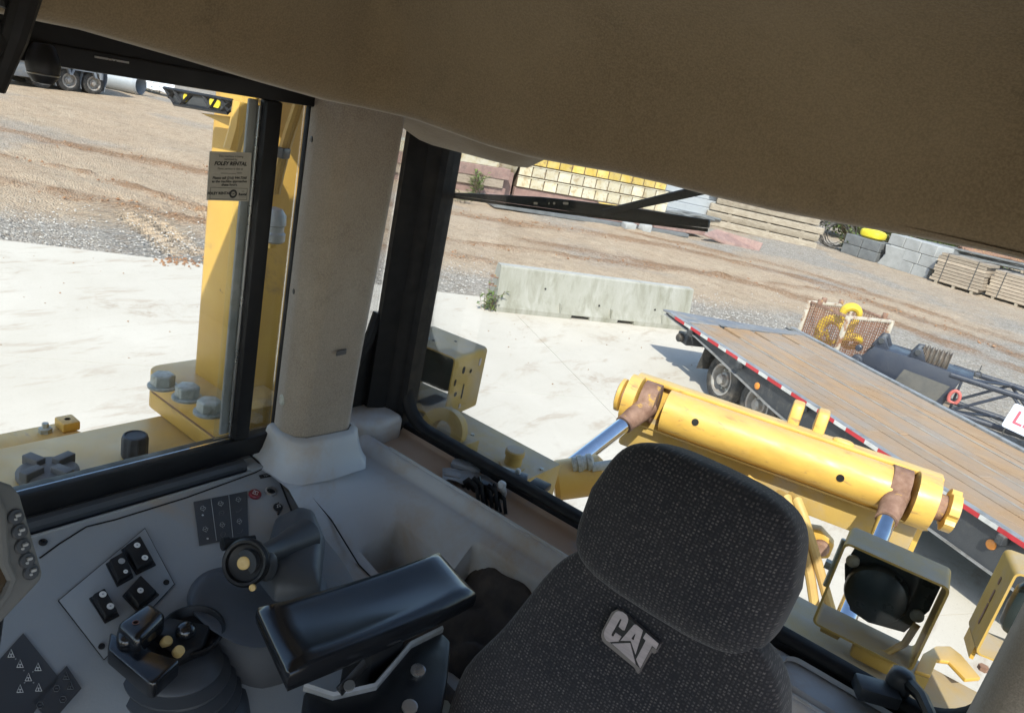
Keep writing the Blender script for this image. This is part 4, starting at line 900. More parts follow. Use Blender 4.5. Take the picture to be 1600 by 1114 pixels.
# --- rear right corner pillar, felt covered
def pillar():
    pts = [(-1.352, 1.05), (-1.30, 1.035), (-1.262, 1.045), (-1.245, 1.065), (-1.236, 1.13), (-1.232, 1.185), (-1.25, 1.21), (-1.35, 1.22)]
    b = B(); rings = []
    for k in range(30):
        z = lerp(2.72, 3.6, k/29); w = smooth01((3.62-z)/.9)
        rings.append([V((x-.006*w+(.024*(1-w) if x > -1.29 else 0), y, z)) for x, y in pts])
    b.loft(rings); p = part(b, 'corner_pillar', 'pillar', .008, smooth=50)
    for z, y in ((3.44, 1.062), (3.10, 1.060)):
        part(B().lathe([(.0065, 0), (.0065, .003), (.004, .004)], (-1.322, 1.0425, z), (-.28, -1, 0), 12), 'trim_clip', 'black', parent=p)
    part(B().lathe([(.014, 0), (.014, .003), (.009, .006), (.006, .004), (0, .004)], (-1.317, 1.0405, 2.83), (-.28, -1, 0), 16), 'screw', 'steel', parent=p)
    part(B().box((-1.2265, 1.12, 2.975), (.003, .03, .012), .1), 'embossed_mark', 'slate', parent=p)
    # moulded collar
    base = [(-1.352, 1.0), (-1.30, .99), (-1.225, .998), (-1.195, 1.025), (-1.18, 1.1), (-1.178, 1.2), (-1.22, 1.24), (-1.35, 1.24)]
    b = B(); rr = []
    for z, f in ((2.668, -.15), (2.675, .0), (2.685, .15), (2.70, .32), (2.725, .5), (2.747, .62), (2.752, .75), (2.754, 1.02)):
        rr.append([V((lerp(q[0], p_[0], f), lerp(q[1], p_[1], f), z)) for p_, q in zip(pts, base)])
    b.loft(rr, caps=False); part(b, 'pillar_collar', 'console_lt', smooth=50)
pillar()
# --- right side window: black frame, sliding sash post, two panes, sticker
XW = -1.35
def side_window():
    sw = part(B().span((XW-.03, -.9, 2.685), (XW+.012, 1.06, 2.735)), 'side_window', 'black', .004)
    def sub(b, n, m, bv=0): return b.build(n, mt[m], sw, bevel=bv)
    sub(B().span((XW-.03, -.9, 3.505), (XW+.02, 1.06, 3.575)), 'top_frame', 'black', .004)
    sub(B().span((XW+.021, -.3, 3.535), (XW+.026, .9, 3.5375)), 'frame_seam', 'rubber')
    sub(B().span((XW-.012, .935, 2.736), (XW+.014, .972, 3.504)), 'sash_post', 'black', .004)
    sub(B().span((XW-.012, 1.046, 2.736), (XW+.004, 1.062, 3.504)), 'rear_frame', 'rubber', .004)
    sub(B().span((XW-.011, .930, 2.75), (XW-.004, .9345, 3.49)), 'sash_edge', 'silver', .001)
    sub(B().span((XW-.022, .912, 2.745), (XW-.014, .9345, 3.5)), 'sash_seal', 'alu', .003)
    sub(B().span((XW-.008, -.88, 2.736), (XW-.004, .931, 3.504)), 'front_pane', 'glass_side')
    sub(B().span((XW-.022, .9, 2.736), (XW-.018, 1.05, 3.504)), 'rear_pane', 'glass_side')
    # light slot in the top frame, round black knob hanging from it
    sub(B().span((XW+.0205, .60, 3.528), (XW+.0225, .655, 3.531)), 'frame_slot', 'silver')
    k = B(); k.lathe([(.0, -.03), (.014, -.027), (.021, -.017), (.024, -.002), (.022, .012), (.016, .026), (.012, .03)], (XW+.045, .515, 3.507), (0, 0, 1), 20)
    sub(k, 'latch_knob', 'black')
    sub(B().lathe([(.0225, -.001), (.0232, 0), (.0225, .001)], (XW+.045, .515, 3.493), (0, 0, 1), 20, caps=False), 'latch_ring', 'silver')
    # service sticker
    q = [at(x, y, X=XW+.0015) for x, y in ((328, 237), (393, 239), (389, 315), (323, 313))]
    st = sub(B().prism(q, (-.0015, 0, 0)), 'service_sticker', 'paper'); st['label'] = 'pale service sticker with black printed lines on the glass'
    ex = (q[1]-q[0]).normalized(); ey = (q[0]-q[3]).normalized(); W_, H_ = (q[1]-q[0]).length, (q[0]-q[3]).length
    def P(u_, v_): return q[3].lerp(q[2], u_).lerp(q[0].lerp(q[1], u_), v_)+V((.0008, 0, 0))
    ink = B()
    def line(txt, u_, v_, s, sh=0, off=0): 
        t = text_mesh(txt, s*.84, P(u_, v_), ex, ey, sh, offset=off); ink.add(t.v, t.f)
    line('This machine is being', .5, .915, .0075); line('serviced by', .5, .855, .0075); line('FOLEY RENTAL', .5, .765, .0125, .25, .0004)
    line('Next service is due at', .5, .665, .0075, .1); line('hours.', .73, .585, .006)
    line('Please call (316) 944-7368', .5, .475, .0085, .1, .0002); line('as the machine approaches', .5, .405, .0085, .1, .0002); line('these hours.', .5, .335, .0085, .1, .0002)
    line('FOLEY RENTAL', .27, .15, .0088, 0, .0003); line('Rental', .83, .145, .0085, 0, .0004); line('THE', .83, .205, .004); line('S T O R E', .83, .085, .004)
    def bar(u0_, u1_, v0_, v1_): ink.add([P(u0_, v0_), P(u1_, v0_), P(u1_, v1_), P(u0_, v1_)], [(0, 1, 2, 3)])
    bar(.28, .64, .563, .569)
    for (a, b_, c, d) in ((.06, .94, .265, .272), (.06, .94, .03, .037), (.06, .068, .03, .272), (.932, .94, .03, .272)): bar(a, b_, c, d)
    cc = P(.6, .15); ring = [cc+ex*.0088*math.cos(a)+ey*.0088*math.sin(a) for a in [R_(x) for x in range(0, 360, 20)]]
    rin = [cc+ex*.0052*math.cos(a)+ey*.0045*math.sin(a) for a in [R_(x) for x in range(0, 360, 20)]]; n = len(ring)
    ink.add(ring+rin, [(i, (i+1) % n, (i+1) % n+n, i+n) for i in range(n)])
    t = text_mesh('CAT', .005, cc, ex, ey, 0, offset=.0002); ink.add(t.v, t.f)
    ink.build('sticker_print', mt['ink'], sw, smooth=0)
side_window()
# --- quarter pane and black corner post, rear window
def rear_window():
    YR = 1.5
    part(B().span((-1.425, 1.22, 2.74), (-1.42, 1.41, 3.52)), 'quarter_pane', 'glass')
    cp = B(); cp.loft([[V((x, y, z)) for x, y in ((-1.43, 1.45), (-1.415, 1.405), (-1.395, 1.40), (-1.38, 1.425), (-1.372, 1.45), (-1.355, 1.458), (-1.345, 1.475), (-1.325, 1.48), (-1.325, 1.53), (-1.43, 1.53))] for z in [2.6+.9*k/12 for k in range(13)]])
    part(cp, 'rear_corner_post', 'rubber', smooth=40)
    b = B(); b.tube([(-1.418, 1.41, 2.98), (-1.418, 1.39, 2.90), (-1.418, 1.34, 2.82), (-1.418, 1.28, 2.775), (-1.418, 1.22, 2.765)], .016, 8); b.prism([(-1.425, 1.42, 2.6), (-1.425, 1.42, 2.95), (-1.425, 1.38, 2.86), (-1.425, 1.31, 2.79), (-1.425, 1.22, 2.765), (-1.425, 1.2, 2.6)], (.012, 0, 0))
    part(b, 'quarter_seal', 'rubber')
    x0, x1, z0, z1, r = -1.352, .2, 2.66, 3.62, .11
    def loop(o): return [V((x, YR-.012, z)) for x, z in rrect((x0+x1)/2, (z0+z1)/2, x1-x0-2*o, z1-z0-2*o, r-o*.6, 8)]
    rw = None
    b = B(); sec = [(0, 0), (.004, -.01), (.012, -.013), (.02, -.009), (.026, 0), (.026, .02), (0, .02)]
    rings = []
    L0 = [loop(o) for o, d in sec]; n = len(L0[0])
    for k in range(n+1): rings.append([L0[i][k % n]+V((0, sec[i][1], 0)) for i in range(len(sec))])
    b.loft(rings, caps=False); rw = part(b, 'rear_window', 'rubber', smooth=50)
    pn = [p+V((0, .014, 0)) for p in loop(.02)]; B().prism(pn, (0, .005, 0)).build('pane', mt['glass'], rw, smooth=0)
    B().span((-1.37, YR-.008, 2.58), (.3, YR+.03, 2.658)).build('lower_frame', mt['rubber'], rw, bevel=.006)
    part(B().span((.2, 1.2, 1.85), (.4, 1.55, 3.6)), 'rear_left_post', 'rubber', .01)
    # rounded grey block at the foot of the post
    part(B().prism([(-1.45, 1.29, 2.6), (-1.33, 1.29, 2.6), (-1.3, 1.36, 2.6), (-1.305, 1.47, 2.6), (-1.45, 1.47, 2.6)], (0, 0, .1)), 'corner_moulding', 'console_lt', .022, seg=4)
    # blurred felt pillar by the door
    b = B(); rings = []
    for k in range(16):
        z = lerp(2.45, 3.6, k/15); x = .125
        rings.append([V((x+px, py, z)) for px, py in ((0, 1.06), (.015, 1.03), (.05, 1.015), (.2, 1.015), (.2, 1.2), (.03, 1.2), (0, 1.15))])
    b.loft(rings); part(b, 'door_pillar', 'pillar', smooth=50)
rear_window()
# --- wiper
def wiper():
    Y = 1.545
    t = thing('rear_wiper', at(900, 325, Y=Y), 'long black wiper blade with arm resting across the rear window', 'wiper')
    a, c = at(703, 303, Y=Y), at(1107, 348, Y=Y); ex = (c-a).normalized(); up = V((0, 0, 1)); up = (up-ex*up.dot(ex)).normalized(); L = (c-a).length
    def P(f, h): return a+ex*(L*f)+up*h
    b = B(); top = [(0, .004), (.25, .012), (.4, .017), (.55, .017), (.75, .014), (1, .006)]; bot = [(1, -.012), (.75, -.014), (.5, -.010), (.2, -.006), (0, -.004)]
    b.prism([P(*q) for q in top+bot], (0, .012, 0)); b.build('blade_holder', mt['black'], t, bevel=.002)
    b = B(); b.prism([P(*q) for q in ((0, -.004), (.5, -.0105), (1, -.013), (1, -.020), (.5, -.018), (0, -.011))], (0, .004, 0)); b.build('rubber_blade', mt['rubber'], t)
    s0, s1 = at(940, 333, Y=Y-.012), at(1100, 296, Y=Y-.012); d = (s1-s0).normalized(); s1 = s0+d*.62
    b = B(); b.tube([s0, s0.lerp(s1, .5), s1], [.008, .012, .016], 8, flat=.5); b.build('arm', mt['black'], t)
    mt['hole'] = M_('pale_hole_view', (.5, .42, .36), .6)  # pale colour stands in for the bright yard showing through the holes
    for x, w in ((837, .012), (866, .006), (884, .016), (858, .004)):
        q = at(x, 318, Y=Y-.001); B().prism([q+ex*u_+up*v_ for u_, v_ in rrect(0, 0, w, .006, .0025, 3)], (0, -.0006, 0)).build('cut_out', mt['hole'], t, smooth=0)
wiper()

# ------------------------------------------------------------------ outside right: tank, roll bar post, caps
mt['capgrey'] = M_('grey_cap', (.11, .11, .105), .7, col2=(.15, .14, .13), nscale=12)
def outside_right():
    ft = part(B().span((-2.0, -1.2, 1.55), (-1.43, 1.7, 2.48)), 'fuel_tank', 'yellow', .025)
    # lobed filler cap and ribbed knob
    c = at(75, 745, z=2.48); b = B(); b.lathe([(.066, 0), (.07, .004), (.07, .018), (.06, .026), (.045, .027), (.0, .028)], c, (0, 0, 1), 28)
    cap = B(); cap.v, cap.f = b.v, b.f
    for k in range(4):
        a = R_(20+90*k); cap.box(c+V((.046*math.cos(a), .046*math.sin(a), .03)), (.05, .026, .026), a)
    cap.build('filler_cap', mt['capgrey'], ft, bevel=.009, seg=3)
    c = at(210, 712, z=2.48); b = B(); n = 40; rings = []
    for r, h in ((.032, 0), (.034, .004), (.034, .055), (.031, .064), (.027, .066), (.026, .063)):
        rings.append([c+V(((r-(.0022 if k % 4 < 2 and .003 < h < .06 else 0))*math.cos(2*math.pi*k/n), (r-(.0022 if k % 4 < 2 and .003 < h < .06 else 0))*math.sin(2*math.pi*k/n), h)) for k in range(n)])
    b.loft(rings); b.build('ribbed_cap', mt['slate'], ft, smooth=20)
    # outer bracket bar with bolts
    br = part(B().prism([(-2.16, .35, 2.38), (-2.06, .35, 2.38), (-2.06, .93, 2.38), (-2.16, .90, 2.38)], (0, 0, .05)), 'fender_bracket', 'yellow_w', .01)
    for y in (.5, .68, .84, .9):
        B().lathe([(.018, 0), (.018, .014), (.009, .016), (.009, .03)], (-2.11, y, 2.43), (0, 0, 1), 6).build('bolt', mt['steel'], br, smooth=0)
    part(B().box((-2.11, .9, 2.445), (.06, .05, .03)), 'bracket_clamp', 'yellow_w', .006)
    # roll bar post with two-layer flange and three big bolts
    po = [(-2.0, 1.22), (-1.82, 1.22), (-1.82, 1.66), (-2.0, 1.66)]
    b = B(); b.prism([V((x, y, 2.47)) for x, y in po], (0, 0, 1.37)); ps = part(b, 'roll_bar_post', 'yellow', .022, seg=3)
    for z0, z1, nm in ((2.482, 2.535, 'lower_flange'), (2.541, 2.605, 'upper_flange')):
        o = [V((x, y, z0)) for x, y in rrect(-1.85, 1.235, .47, .25, .05)]
        B().prism(o, (0, 0, z1-z0)).build(nm, mt['yellow'], ps, bevel=.005)
    B().prism([V((x, y, 2.534)) for x, y in rrect(-1.85, 1.235, .462, .242, .05)], (0, 0, .008)).build('flange_seam', mt['rust'], ps, smooth=0)
    for px, py in ((254, 604), (292, 622), (326, 645)):
        c = at(px, py, z=2.606); q = B(); q.lathe([(.042, 0), (.042, .006), (.036, .008)], c, (0, 0, 1), 28); q.build('washer', mt['steel'], ps)
        q = B(); q.lathe([(.034, .0081), (.034, .036), (.03, .041), (.0, .042)], c, (0, 0, 1), 6); q.build('hex_bolt', mt['steel'], ps, bevel=.0015, smooth=20)
    for px, py in ((242, 659), (279, 681)):
        c = at(px, py, Y=1.1095); B().lathe([(.008, 0), (.008, .004)], c+V((0, .002, 0)), (0, -1, 0), 14).build('flange_hole', mt['rubber'], ps)
    # black ribbed bracket under the canopy edge
    c4 = [at(x, y, Y=1.13) for x, y in ((256, 138), (364, 158), (363, 172), (356, 177), (272, 163), (262, 152))]
    lg = part(B().prism(c4, (0, .006, 0)), 'canopy_lamp_bracket', 'slate', .002)
    def R2(p, q, w=.005): 
        p, q = at(*p, Y=1.126), at(*q, Y=1.126); d = (q-p); B().tube([p, q], w, 4, up=(0, 1, 0)).build('rib', mt['black'], lg, smooth=0)
    for p, q in (((258, 140), (272, 162)), ((272, 141), (264, 153)), ((272, 142), (284, 163)), ((298, 147), (282, 164)), ((318, 151), (330, 172)), ((338, 155), (328, 171)), ((346, 158), (358, 175)), ((360, 160), (346, 175)), ((256, 138), (364, 158)), ((272, 163), (356, 177))): R2(p, q)
    for (x, y, w, h) in ((289, 153, .009, .011), (335, 161, .024, .011)):
        c = at(x, y, Y=1.126); B().prism([c+V((u_, 0, v_-u_*.0)) for u_, v_ in rrect(0, 0, w*2, h*2, h*.9, 5)], (0, .003, 0)).build('yellow_opening', mt['brightyellow'], lg, smooth=0)
    part(B().prism([at(x, y, Y=1.16) for x, y in ((310, 176), (368, 184), (362, 200), (340, 190))], (0, .03, 0)), 'canopy_gusset', 'yellow', .003)
    part(B().span((-2.05, 1.1, 3.6), (-1.45, 1.7, 3.75)), 'canopy_arm', 'yellow', .03)
    # harness, connector and bell shaped breather on the inner side of the post
    hz = B()
    for k, (dx, dy) in enumerate(((0, 0), (.012, .01), (-.012, .012))):
        hz.tube([at(x+dx*300, y+dy*300, X=-1.70) for x, y in ((470, 150), (462, 175), (452, 205), (443, 235), (434, 270), (428, 300))], .011, 7)
    part(hz, 'wire_harness', 'hose')
    part(B().box(at(441, 239, X=-1.695), (.03, .035, .028), .4), 'connector', 'slate', .004)
    c = at(427, 352, X=-1.66); b = B(); b.lathe([(.028, -.045), (.034, -.04), (.034, -.02), (.029, -.015), (.029, .0), (.033, .004), (.031, .03), (.02, .045), (.0, .05)], c, (0, 0, 1), 20); part(b, 'breather', 'galv')
    part(B().span((c.x-.07, c.y-.012, c.z-.062), (c.x+.012, c.y+.012, c.z-.046)), 'breather_bracket', 'yellow_w', .003)
    b = B(); b.tube([at(x, y, X=-1.72) for x, y in ((378, 160), (372, 200), (362, 235))], .022, 8); part(b, 'curved_pipe', 'yellow')
    # lower ledge seen through the rear pane
    part(B().prism([at(x, y, X=-1.6) for x, y in ((392, 640), (432, 632), (430, 700), (388, 705))], (-.05, 0, 0)), 'tank_step', 'yellow', .004)
outside_right()

# ------------------------------------------------------------------ outside rear: deck boxes, lamps, ripper
mt['dustyellow'] = M_('dust_covered_yellow', (.46, .3, .07), .75, col2=(.4, .265, .075), nscale=5, grime=(.36, .29, .2), gscale=4, gspread=(.5, .75), dust=(.34, .3, .25, .85), bscale=90, bstr=.2, bdist=.001)
mt['lampface'] = M_('dark_lamp', (.012, .02, .024), .35, col2=(.016, .03, .034), nscale=6, grime=(.05, .05, .045), gscale=7)
def rear_out():
    p = at(877, 725, z=2.45); dk = part(B().span((-2.1, 1.70, 2.05), (p.x, p.y, 2.45)), 'rear_deck', 'dustyellow', .006)
    c = at(800, 728, z=2.45); b = B(); b.lathe([(.042, 0), (.045, .003), (.045, .008), (.03, .01), (.03, .04), (.034, .043), (.034, .06), (.03, .064), (0, .066)], c, (0, 0, 1), 24); b.build('filler_neck', mt['dustyellow'], dk)
    for px, py in ((738, 680), (846, 734)): B().lathe([(.008, 0), (.008, .006)], at(px, py, z=2.45), (0, 0, 1), 6).build('bolt', mt['steel'], dk, smooth=0)
    c = at(693, 672, z=2.52); b = B()
    b.lathe([(.036, -.03), (.078, -.03), (.078, .03), (.036, .03), (.036, -.03)], c, (.35, -1, .3), 28, caps=False); b.build('towing_eye', mt['dustyellow'], dk)
    part(B().span((c.x-.09, c.y+.02, 2.44), (c.x+.09, c.y+.1, 2.5)), 'towing_eye_base', 'dustyellow', .01)
    part(B().span((-.38, 1.70, 2.05), (.6, 2.12, 2.43)), 'rear_deck', 'dustyellow', .006)
    part(B().span((-2.0, 1.55, 1.8), (.6, 1.70, 2.42)), 'rear_bulkhead', 'yellow', .01)
    def lamp(name_lab, loc, ex, ey, w, d, h, rim_only=False, group='rear work lamps'):
        """bent sheet lamp guard open to the front: top, bottom, two punched sides and a dark lamp at the back"""
        loc = V(loc); t = thing('work_lamp', loc, name_lab, 'work lamp', group)
        m = Matrix.Translation(loc) @ Matrix((ex, ey, V((0, 0, 1)))).transposed().to_4x4()
        th = .006; out = rrect(0, h/2, w, h, .016, 3); inn = rrect(0, h/2, w-2*th, h-2*th, .011, 3); n = len(out)
        b = B(m); vs = [(x, 0, z) for x, z in out]+[(x, 0, z) for x, z in inn]+[(x, d, z) for x, z in out]+[(x, d, z) for x, z in inn]; fs = []
        for i in range(n):
            j = (i+1) % n; fs += [(i, j, j+n, i+n), (i+2*n, i+3*n, j+3*n, j+2*n), (i, i+2*n, j+2*n, j), (i+n, j+n, j+3*n, i+3*n)]
        b.add(vs, fs); b.build('guard', mt['dustyellow'], t)
        return t, m
    # lamp by the corner post
    FR, BR, FL = at(712, 562, z=2.72), at(762, 545, z=2.72), at(640, 530, z=2.72)
    ey = (BR-FR); d = ey.length; ey.normalize(); ex = V((ey.y, -ey.x, 0)); w = .27; h = .25
    loc = FR-ex*(w/2); loc.z = 2.475
    t, m = lamp('dusty yellow sheet lamp guard near the rear corner post, side plate full of holes', loc, ex, ey, w, d, h)
    for (y, z, r1, r2) in ((.32, .19, .008, .014), (.56, .175, .007, .008), (.82, .2, .008, .015), (.12, .15, .006, .013), (.2, .1, .008, .009), (.42, .1, .004, .03), (.15, .045, .004, .01), (.42, .04, .007, .009)):
        B(m).prism([(w/2+.0005, y*d+u_, z+v_) for u_, v_ in rrect(0, 0, r1*2, r2*2, min(r1, r2)*.95, 4)], (.0012, 0, 0)).build('punched_hole', mt['rubber' if y < .8 and z > .05 else 'hole'], t, smooth=0)
    for x, y in ((-.02, .35), (.03, .7)): B(m).lathe([(.006, 0), (.006, .0015)], (x, y*d, h), (0, 0, 1), 12).build('punched_hole', mt['rubber'], t)
    B(m).lathe([(.02, 0), (.02, .004), (.012, .006), (.012, .014), (0, .014)], (-.05, .3*d, h), (0, 0, 1), 6).build('bolt', mt['steel'], t)
    b = B(m); b.rbox((-.02, d*.62, .145), (.2, .05, .18), 5, 8); b.build('lamp_body', mt['lampface'], t)
    B(m).span((-.03, d*.2, -.028), (.03, d*.8, .006)).build('stud', mt['dustyellow'], t)
    # lamp behind the seat: big dark round
    TL, TR = at(1320, 846, z=2.74), at(1487, 920, z=2.74); ex = (TR-TL); w = ex.length; ex.z = 0; ex.normalize(); ey = V((-ex.y, ex.x, 0)); h = .255; d = .115
    loc = (TL+TR)/2; loc.z = 2.74-h
    t, m = lamp('dusty yellow lamp guard behind the seat, holding a large round dark lamp', loc, ex, ey, w, d, h)
    bp = B(m); bp.prism([(x, d-.012, z) for x, z in ((-w/2+.02, h*.58), (-w/2+.03, h-.03), (w/2-.01, h-.02), (w/2-.01, h*.5), (w/2-.04, .04), (0, .02), (-.05, .03), (-.09, h*.42))], (0, .006, 0)); bp.build('mounting_plate', mt['lampface'], t, smooth=0)
    B(m).lathe([(.0, .004), (.05, .008), (.074, .02), (.078, .03), (.078, .05)], (-.01, d-.064, h*.45), (0, 1, 0), 36).build('lamp_body', mt['lampface'], t)
    for x, z in ((-w/2+.035, h*.66), (w/2-.03, h*.4)): B(m).lathe([(.017, 0), (.017, .008), (.01, .012), (0, .012)], (x, d-.012, z), (0, -1, 0), 18).build('bolt', mt['steel'], t)
    b = B(m); b.tube([(.0, .02, -.01), (.06, .03, .0), (.09, .05, .04), (.1, .08, .09)], .009, 8); b.build('lamp_cable', mt['hose'], t)
    B(m).box((-w/2+.05, d/2, -.015), (.05, .05, .034)).build('stud', mt['dustyellow'], t, bevel=.005)
    B(m).box((w/2-.09, d*.4, -.02), (.1, .08, .05)).build('stud', mt['yellow'], t, bevel=.01)
    b = B(m); b.tube([(-w/2-.004, .04, h*.38), (-w/2-.004, .04, h*.95)], .006, 6); b.build('hinge_rod', mt['steel'], t)
    B(m).box((-w/2-.014, .05, h*.6), (.02, .02, .02)).build('hinge_nut', mt['steel'], t)
    # right hand lamp guard, seen by its side plate
    a, c = at(1566, 868, z=2.74), at(1512, 1000, z=2.5)
    loc = V((a.x+.165, a.y-.01, 2.46)); t, m = lamp('dusty yellow lamp guard beside the grey door pillar, slotted side plate', loc, V((.97, .24, 0)), V((-.24, .97, 0)), .26, .14, .27)
    for z, hh in ((.2, .012), (.15, .02), (.09, .035)):
        B(m).prism([(-.1305, .07+u_, z+v_) for u_, v_ in rrect(0, 0, .012, hh*2, .005, 3)], (-.001, 0, 0)).build('punched_hole', mt['rust'], t, smooth=0)
    B(m).prism([(-.13, .02, -.03), (-.13, .12, -.03), (-.13, .12, .01), (-.13, .02, .01)], (.01, 0, 0)).build('stud', mt['yellow'], t)
    b = B(m); b.rbox((.02, .1, .13), (.2, .05, .17), 5, 8); b.build('lamp_body', mt['lampface'], t)
    # bent yellow tab beside the lamp
    q = [at(x, y, z=2.47) for x, y in ((1428, 1052), (1440, 1026), (1460, 1014), (1482, 1014), (1500, 1028), (1530, 1064), (1506, 1066), (1480, 1038), (1462, 1036), (1452, 1060))]
    part(B().prism(q, (0, 0, .012)), 'bent_tab', 'yellow', .003); part(B().prism([q[0], q[1], q[8], q[9]], (0, 0, -.045)), 'tab_foot', 'dustyellow')
    for px, py in ((1530, 1020), (1535, 1046)): part(B().lathe([(.014, 0), (.014, .012)], at(px, py, z=2.43), (0, 0, 1), 6), 'deck_bolt', 'rust')
rear_out()
def ripper():
    Z = 2.34; A, Bq = at(1000, 627, z=Z), at(1442, 783, z=Z); e1 = (Bq-A).normalized(); e2 = V((-e1.y, e1.x, 0)); L = (Bq-A).length
    m = Matrix.Translation(A) @ Matrix((e1, e2, V((0, 0, 1)))).transposed().to_4x4()
    t = thing('ripper', (A.x+e1.x*L/2, A.y+e1.y*L/2, 0), 'yellow ripper cross tube with chromed lift rods behind the rear window', 'ripper')
    def ss(px, py): return (at(px, py, pl=(A, e2))-A).dot(e1)
    R = .106; RC = .126
    s0, s1 = ss(1040, 640), ss(1388, 765)
    def P(b, n, mk, bv=0, **k): return b.build(n, mt[mk], t, bevel=bv, **k)
    b = B(m); b.lathe([(R-.012, -.004), (R, 0), (R, s1-s0), (R-.012, s1-s0+.004)], (s0, 0, 0), (1, 0, 0), 48); tb = P(b, 'cross_tube', 'yellow_w')
    for px, py in ((1086, 660), (1313, 747)):
        q = at(px, py, pl=(m @ V((0, -R, 0)), e2)); s = (q-A).dot(e1); zz = max(-.06, min(.06, q.z-Z)); a = math.asin(zz/R)
        B(m).lathe([(.017, -.02), (.017, .002)], (s, -R*math.cos(a), zz), (0, -math.cos(a), math.sin(a)), 18).build('bleed_hole', mt['rubber'], tb)
    for sa, sb, nm in ((-.075, -.005, 0), (L-.055, L+.045, 1)):
        P(B(m).lathe([(RC*.7, 0), (RC*.97, .006), (RC*.97, sb-sa-.006), (RC*.7, sb-sa)], (sa, 0, 0), (1, 0, 0), 40), 'end_collar', 'yellow_w')
    P(B(m).lathe([(.06, 0), (.06, .1)], (-.11, 0, 0), (1, 0, 0), 20), 'pivot_pin', 'rust'); P(B(m).lathe([(.06, 0), (.06, .1)], (L+.04, 0, 0), (1, 0, 0), 20), 'pivot_pin', 'rust')
    P(B(m).lathe([(.065, 0), (.085, .008), (.085, .026), (.065, .032)], (-.118, 0, .0), (1, 0, 0), 32), 'end_disc', 'yellow_w')
    b = B(m); n = 36; rg = []
    for r, h in ((.075, 0), (.095, .006), (.095, .045), (.075, .05)): rg.append([V((L+.085+h, (r-(.015 if (k % 9) in (0, 1) and r > .08 else 0))*math.cos(2*math.pi*k/n), (r-(.015 if (k % 9) in (0, 1) and r > .08 else 0))*math.sin(2*math.pi*k/n))) for k in range(n)])
    b.loft(rg); P(b, 'end_disc', 'yellow_w', smooth=30)
    # rod eyes and chromed rods running forward and down
    for s, e, tgt in ((.045, .1, 0), (L-.115, .1, 1)):
        ey = P(B(m).lathe([(RC*.55, -.045), (RC*.8, -.04), (RC*.8, .04), (RC*.55, .045)], (s, 0, .015), (1, 0, 0), 30), 'rod_eye', 'rust')
        p0 = m @ V((s, -.06, .0)); d = (V((p0.x-.18*(1-tgt)+.1*tgt, 1.9, 1.75))-p0).normalized()
        B().tube([p0-d*.02, p0+d*.10, p0+d*.16], [.055, .05, .042], 18).build('rod_neck', mt['rust'], ey)
        B().tube([p0+d*.15, p0+d*.17], .046, 18).build('rod_seal', mt['rust'], ey)
        B().tube([p0+d*.165, p0+d*1.25], .038, 24).build('lift_rod', mt['chrome'], ey)
        B().tube([p0+d*1.2, p0+d*1.7], .085, 20).build('lift_cylinder', mt['yellow'], ey)
    P(B(m).span((-.06, R*.6, .085), (L+.06, R*1.3, .108)), 'rear_top_strip', 'yellow_w', .008)
    P(B(m).span((-.07, R*.95, -.3), (L+.07, R*1.3, .084)), 'back_plate', 'yellow_w', .008)
    P(B(m).span((-.05, R*.15, -.27), (L+.03, R*.9, -R*.9)), 'lower_beam', 'dustyellow', .012)
    P(B(m).prism([(-.05, -R*.35, -R*1.0), (L+.05, -R*.35, -R*1.0), (L+.05, -R*.75, -R*.55-.03), (-.05, -R*.75, -R*.55-.03)], (0, .012, -.012)), 'shelf_plate', 'dustyellow', .003)
    for px, py in ((1203, 640), (1243, 655)):
        s = ss(px+20, py+40); bb = B(m); bb.prism([(s, R*1.0, .08), (s, R*1.4, .2), (s, R*2.1, .205), (s, R*2.5, .08)], (.055, 0, 0)); P(bb, 'lug', 'yellow_w', .012)
    s = ss(1322, 690); P(B(m).rbox((s, R*.9, .105), (.1, .05, .04), 3, 8), 'weld_boss', 'yellow_w')
    # centre carriage, hoses, lower link
    sc = L*.5
    P(B(m).prism([(sc-.26, -.1, -.33), (sc+.1, -.1, -.33), (sc+.04, -.1, -1.0), (sc-.2, -.1, -1.0)], (0, .22, 0)), 'carriage', 'dustyellow', .01)
    for k in range(4): P(B(m).box((sc-.2+k*.08, -.115, -.5), (.02, .03, .3)), 'carriage_rib', 'yellow', .004)
    P(B(m).prism([(sc-.06, -.13, -.12), (sc+.16, -.13, -.2), (sc+.14, -.13, -.26), (sc-.08, -.13, -.2)], (0, -.03, .02)), 'hose_clamp_plate', 'yellow_w', .006)
    b = B(); b.tube([at(x, y, Y=yy_) for x, y, yy_ in ((1218, 772, 3.3), (1230, 778, 3.22), (1238, 800, 3.2), (1254, 850, 3.15), (1266, 900, 3.1), (1275, 960, 3.05))], .021, 10); P(b, 'hydraulic_hose', 'hose')
    b = B(); b.tube([at(x, y, Y=yy_) for x, y, yy_ in ((1236, 775, 3.3), (1246, 782, 3.22), (1255, 805, 3.2), (1272, 860, 3.15), (1286, 910, 3.1), (1300, 960, 3.05))], .021, 10); P(b, 'hydraulic_hose', 'hose')
    P(B(m).box((sc+.15, -.16, -.2), (.06, .06, .05)), 'hose_clamp', 'yellow_w', .006); P(B(m).lathe([(.018, 0), (.018, .03)], (sc+.15, -.16, -.176), (0, 0, 1), 6), 'clamp_bolt', 'steel')
    q = at(1282, 850, z=1.9); s = (q-A).dot(e1); yy = (q-A).dot(e2)
    P(B(m).prism([(s-.35, yy+.1, -.5), (s-.02, yy, -.37), (s+.06, yy, -.42), (s+.06, yy, -.5), (s-.3, yy+.1, -.75)], (0, .07, 0)), 'lower_link', 'yellow', .012)
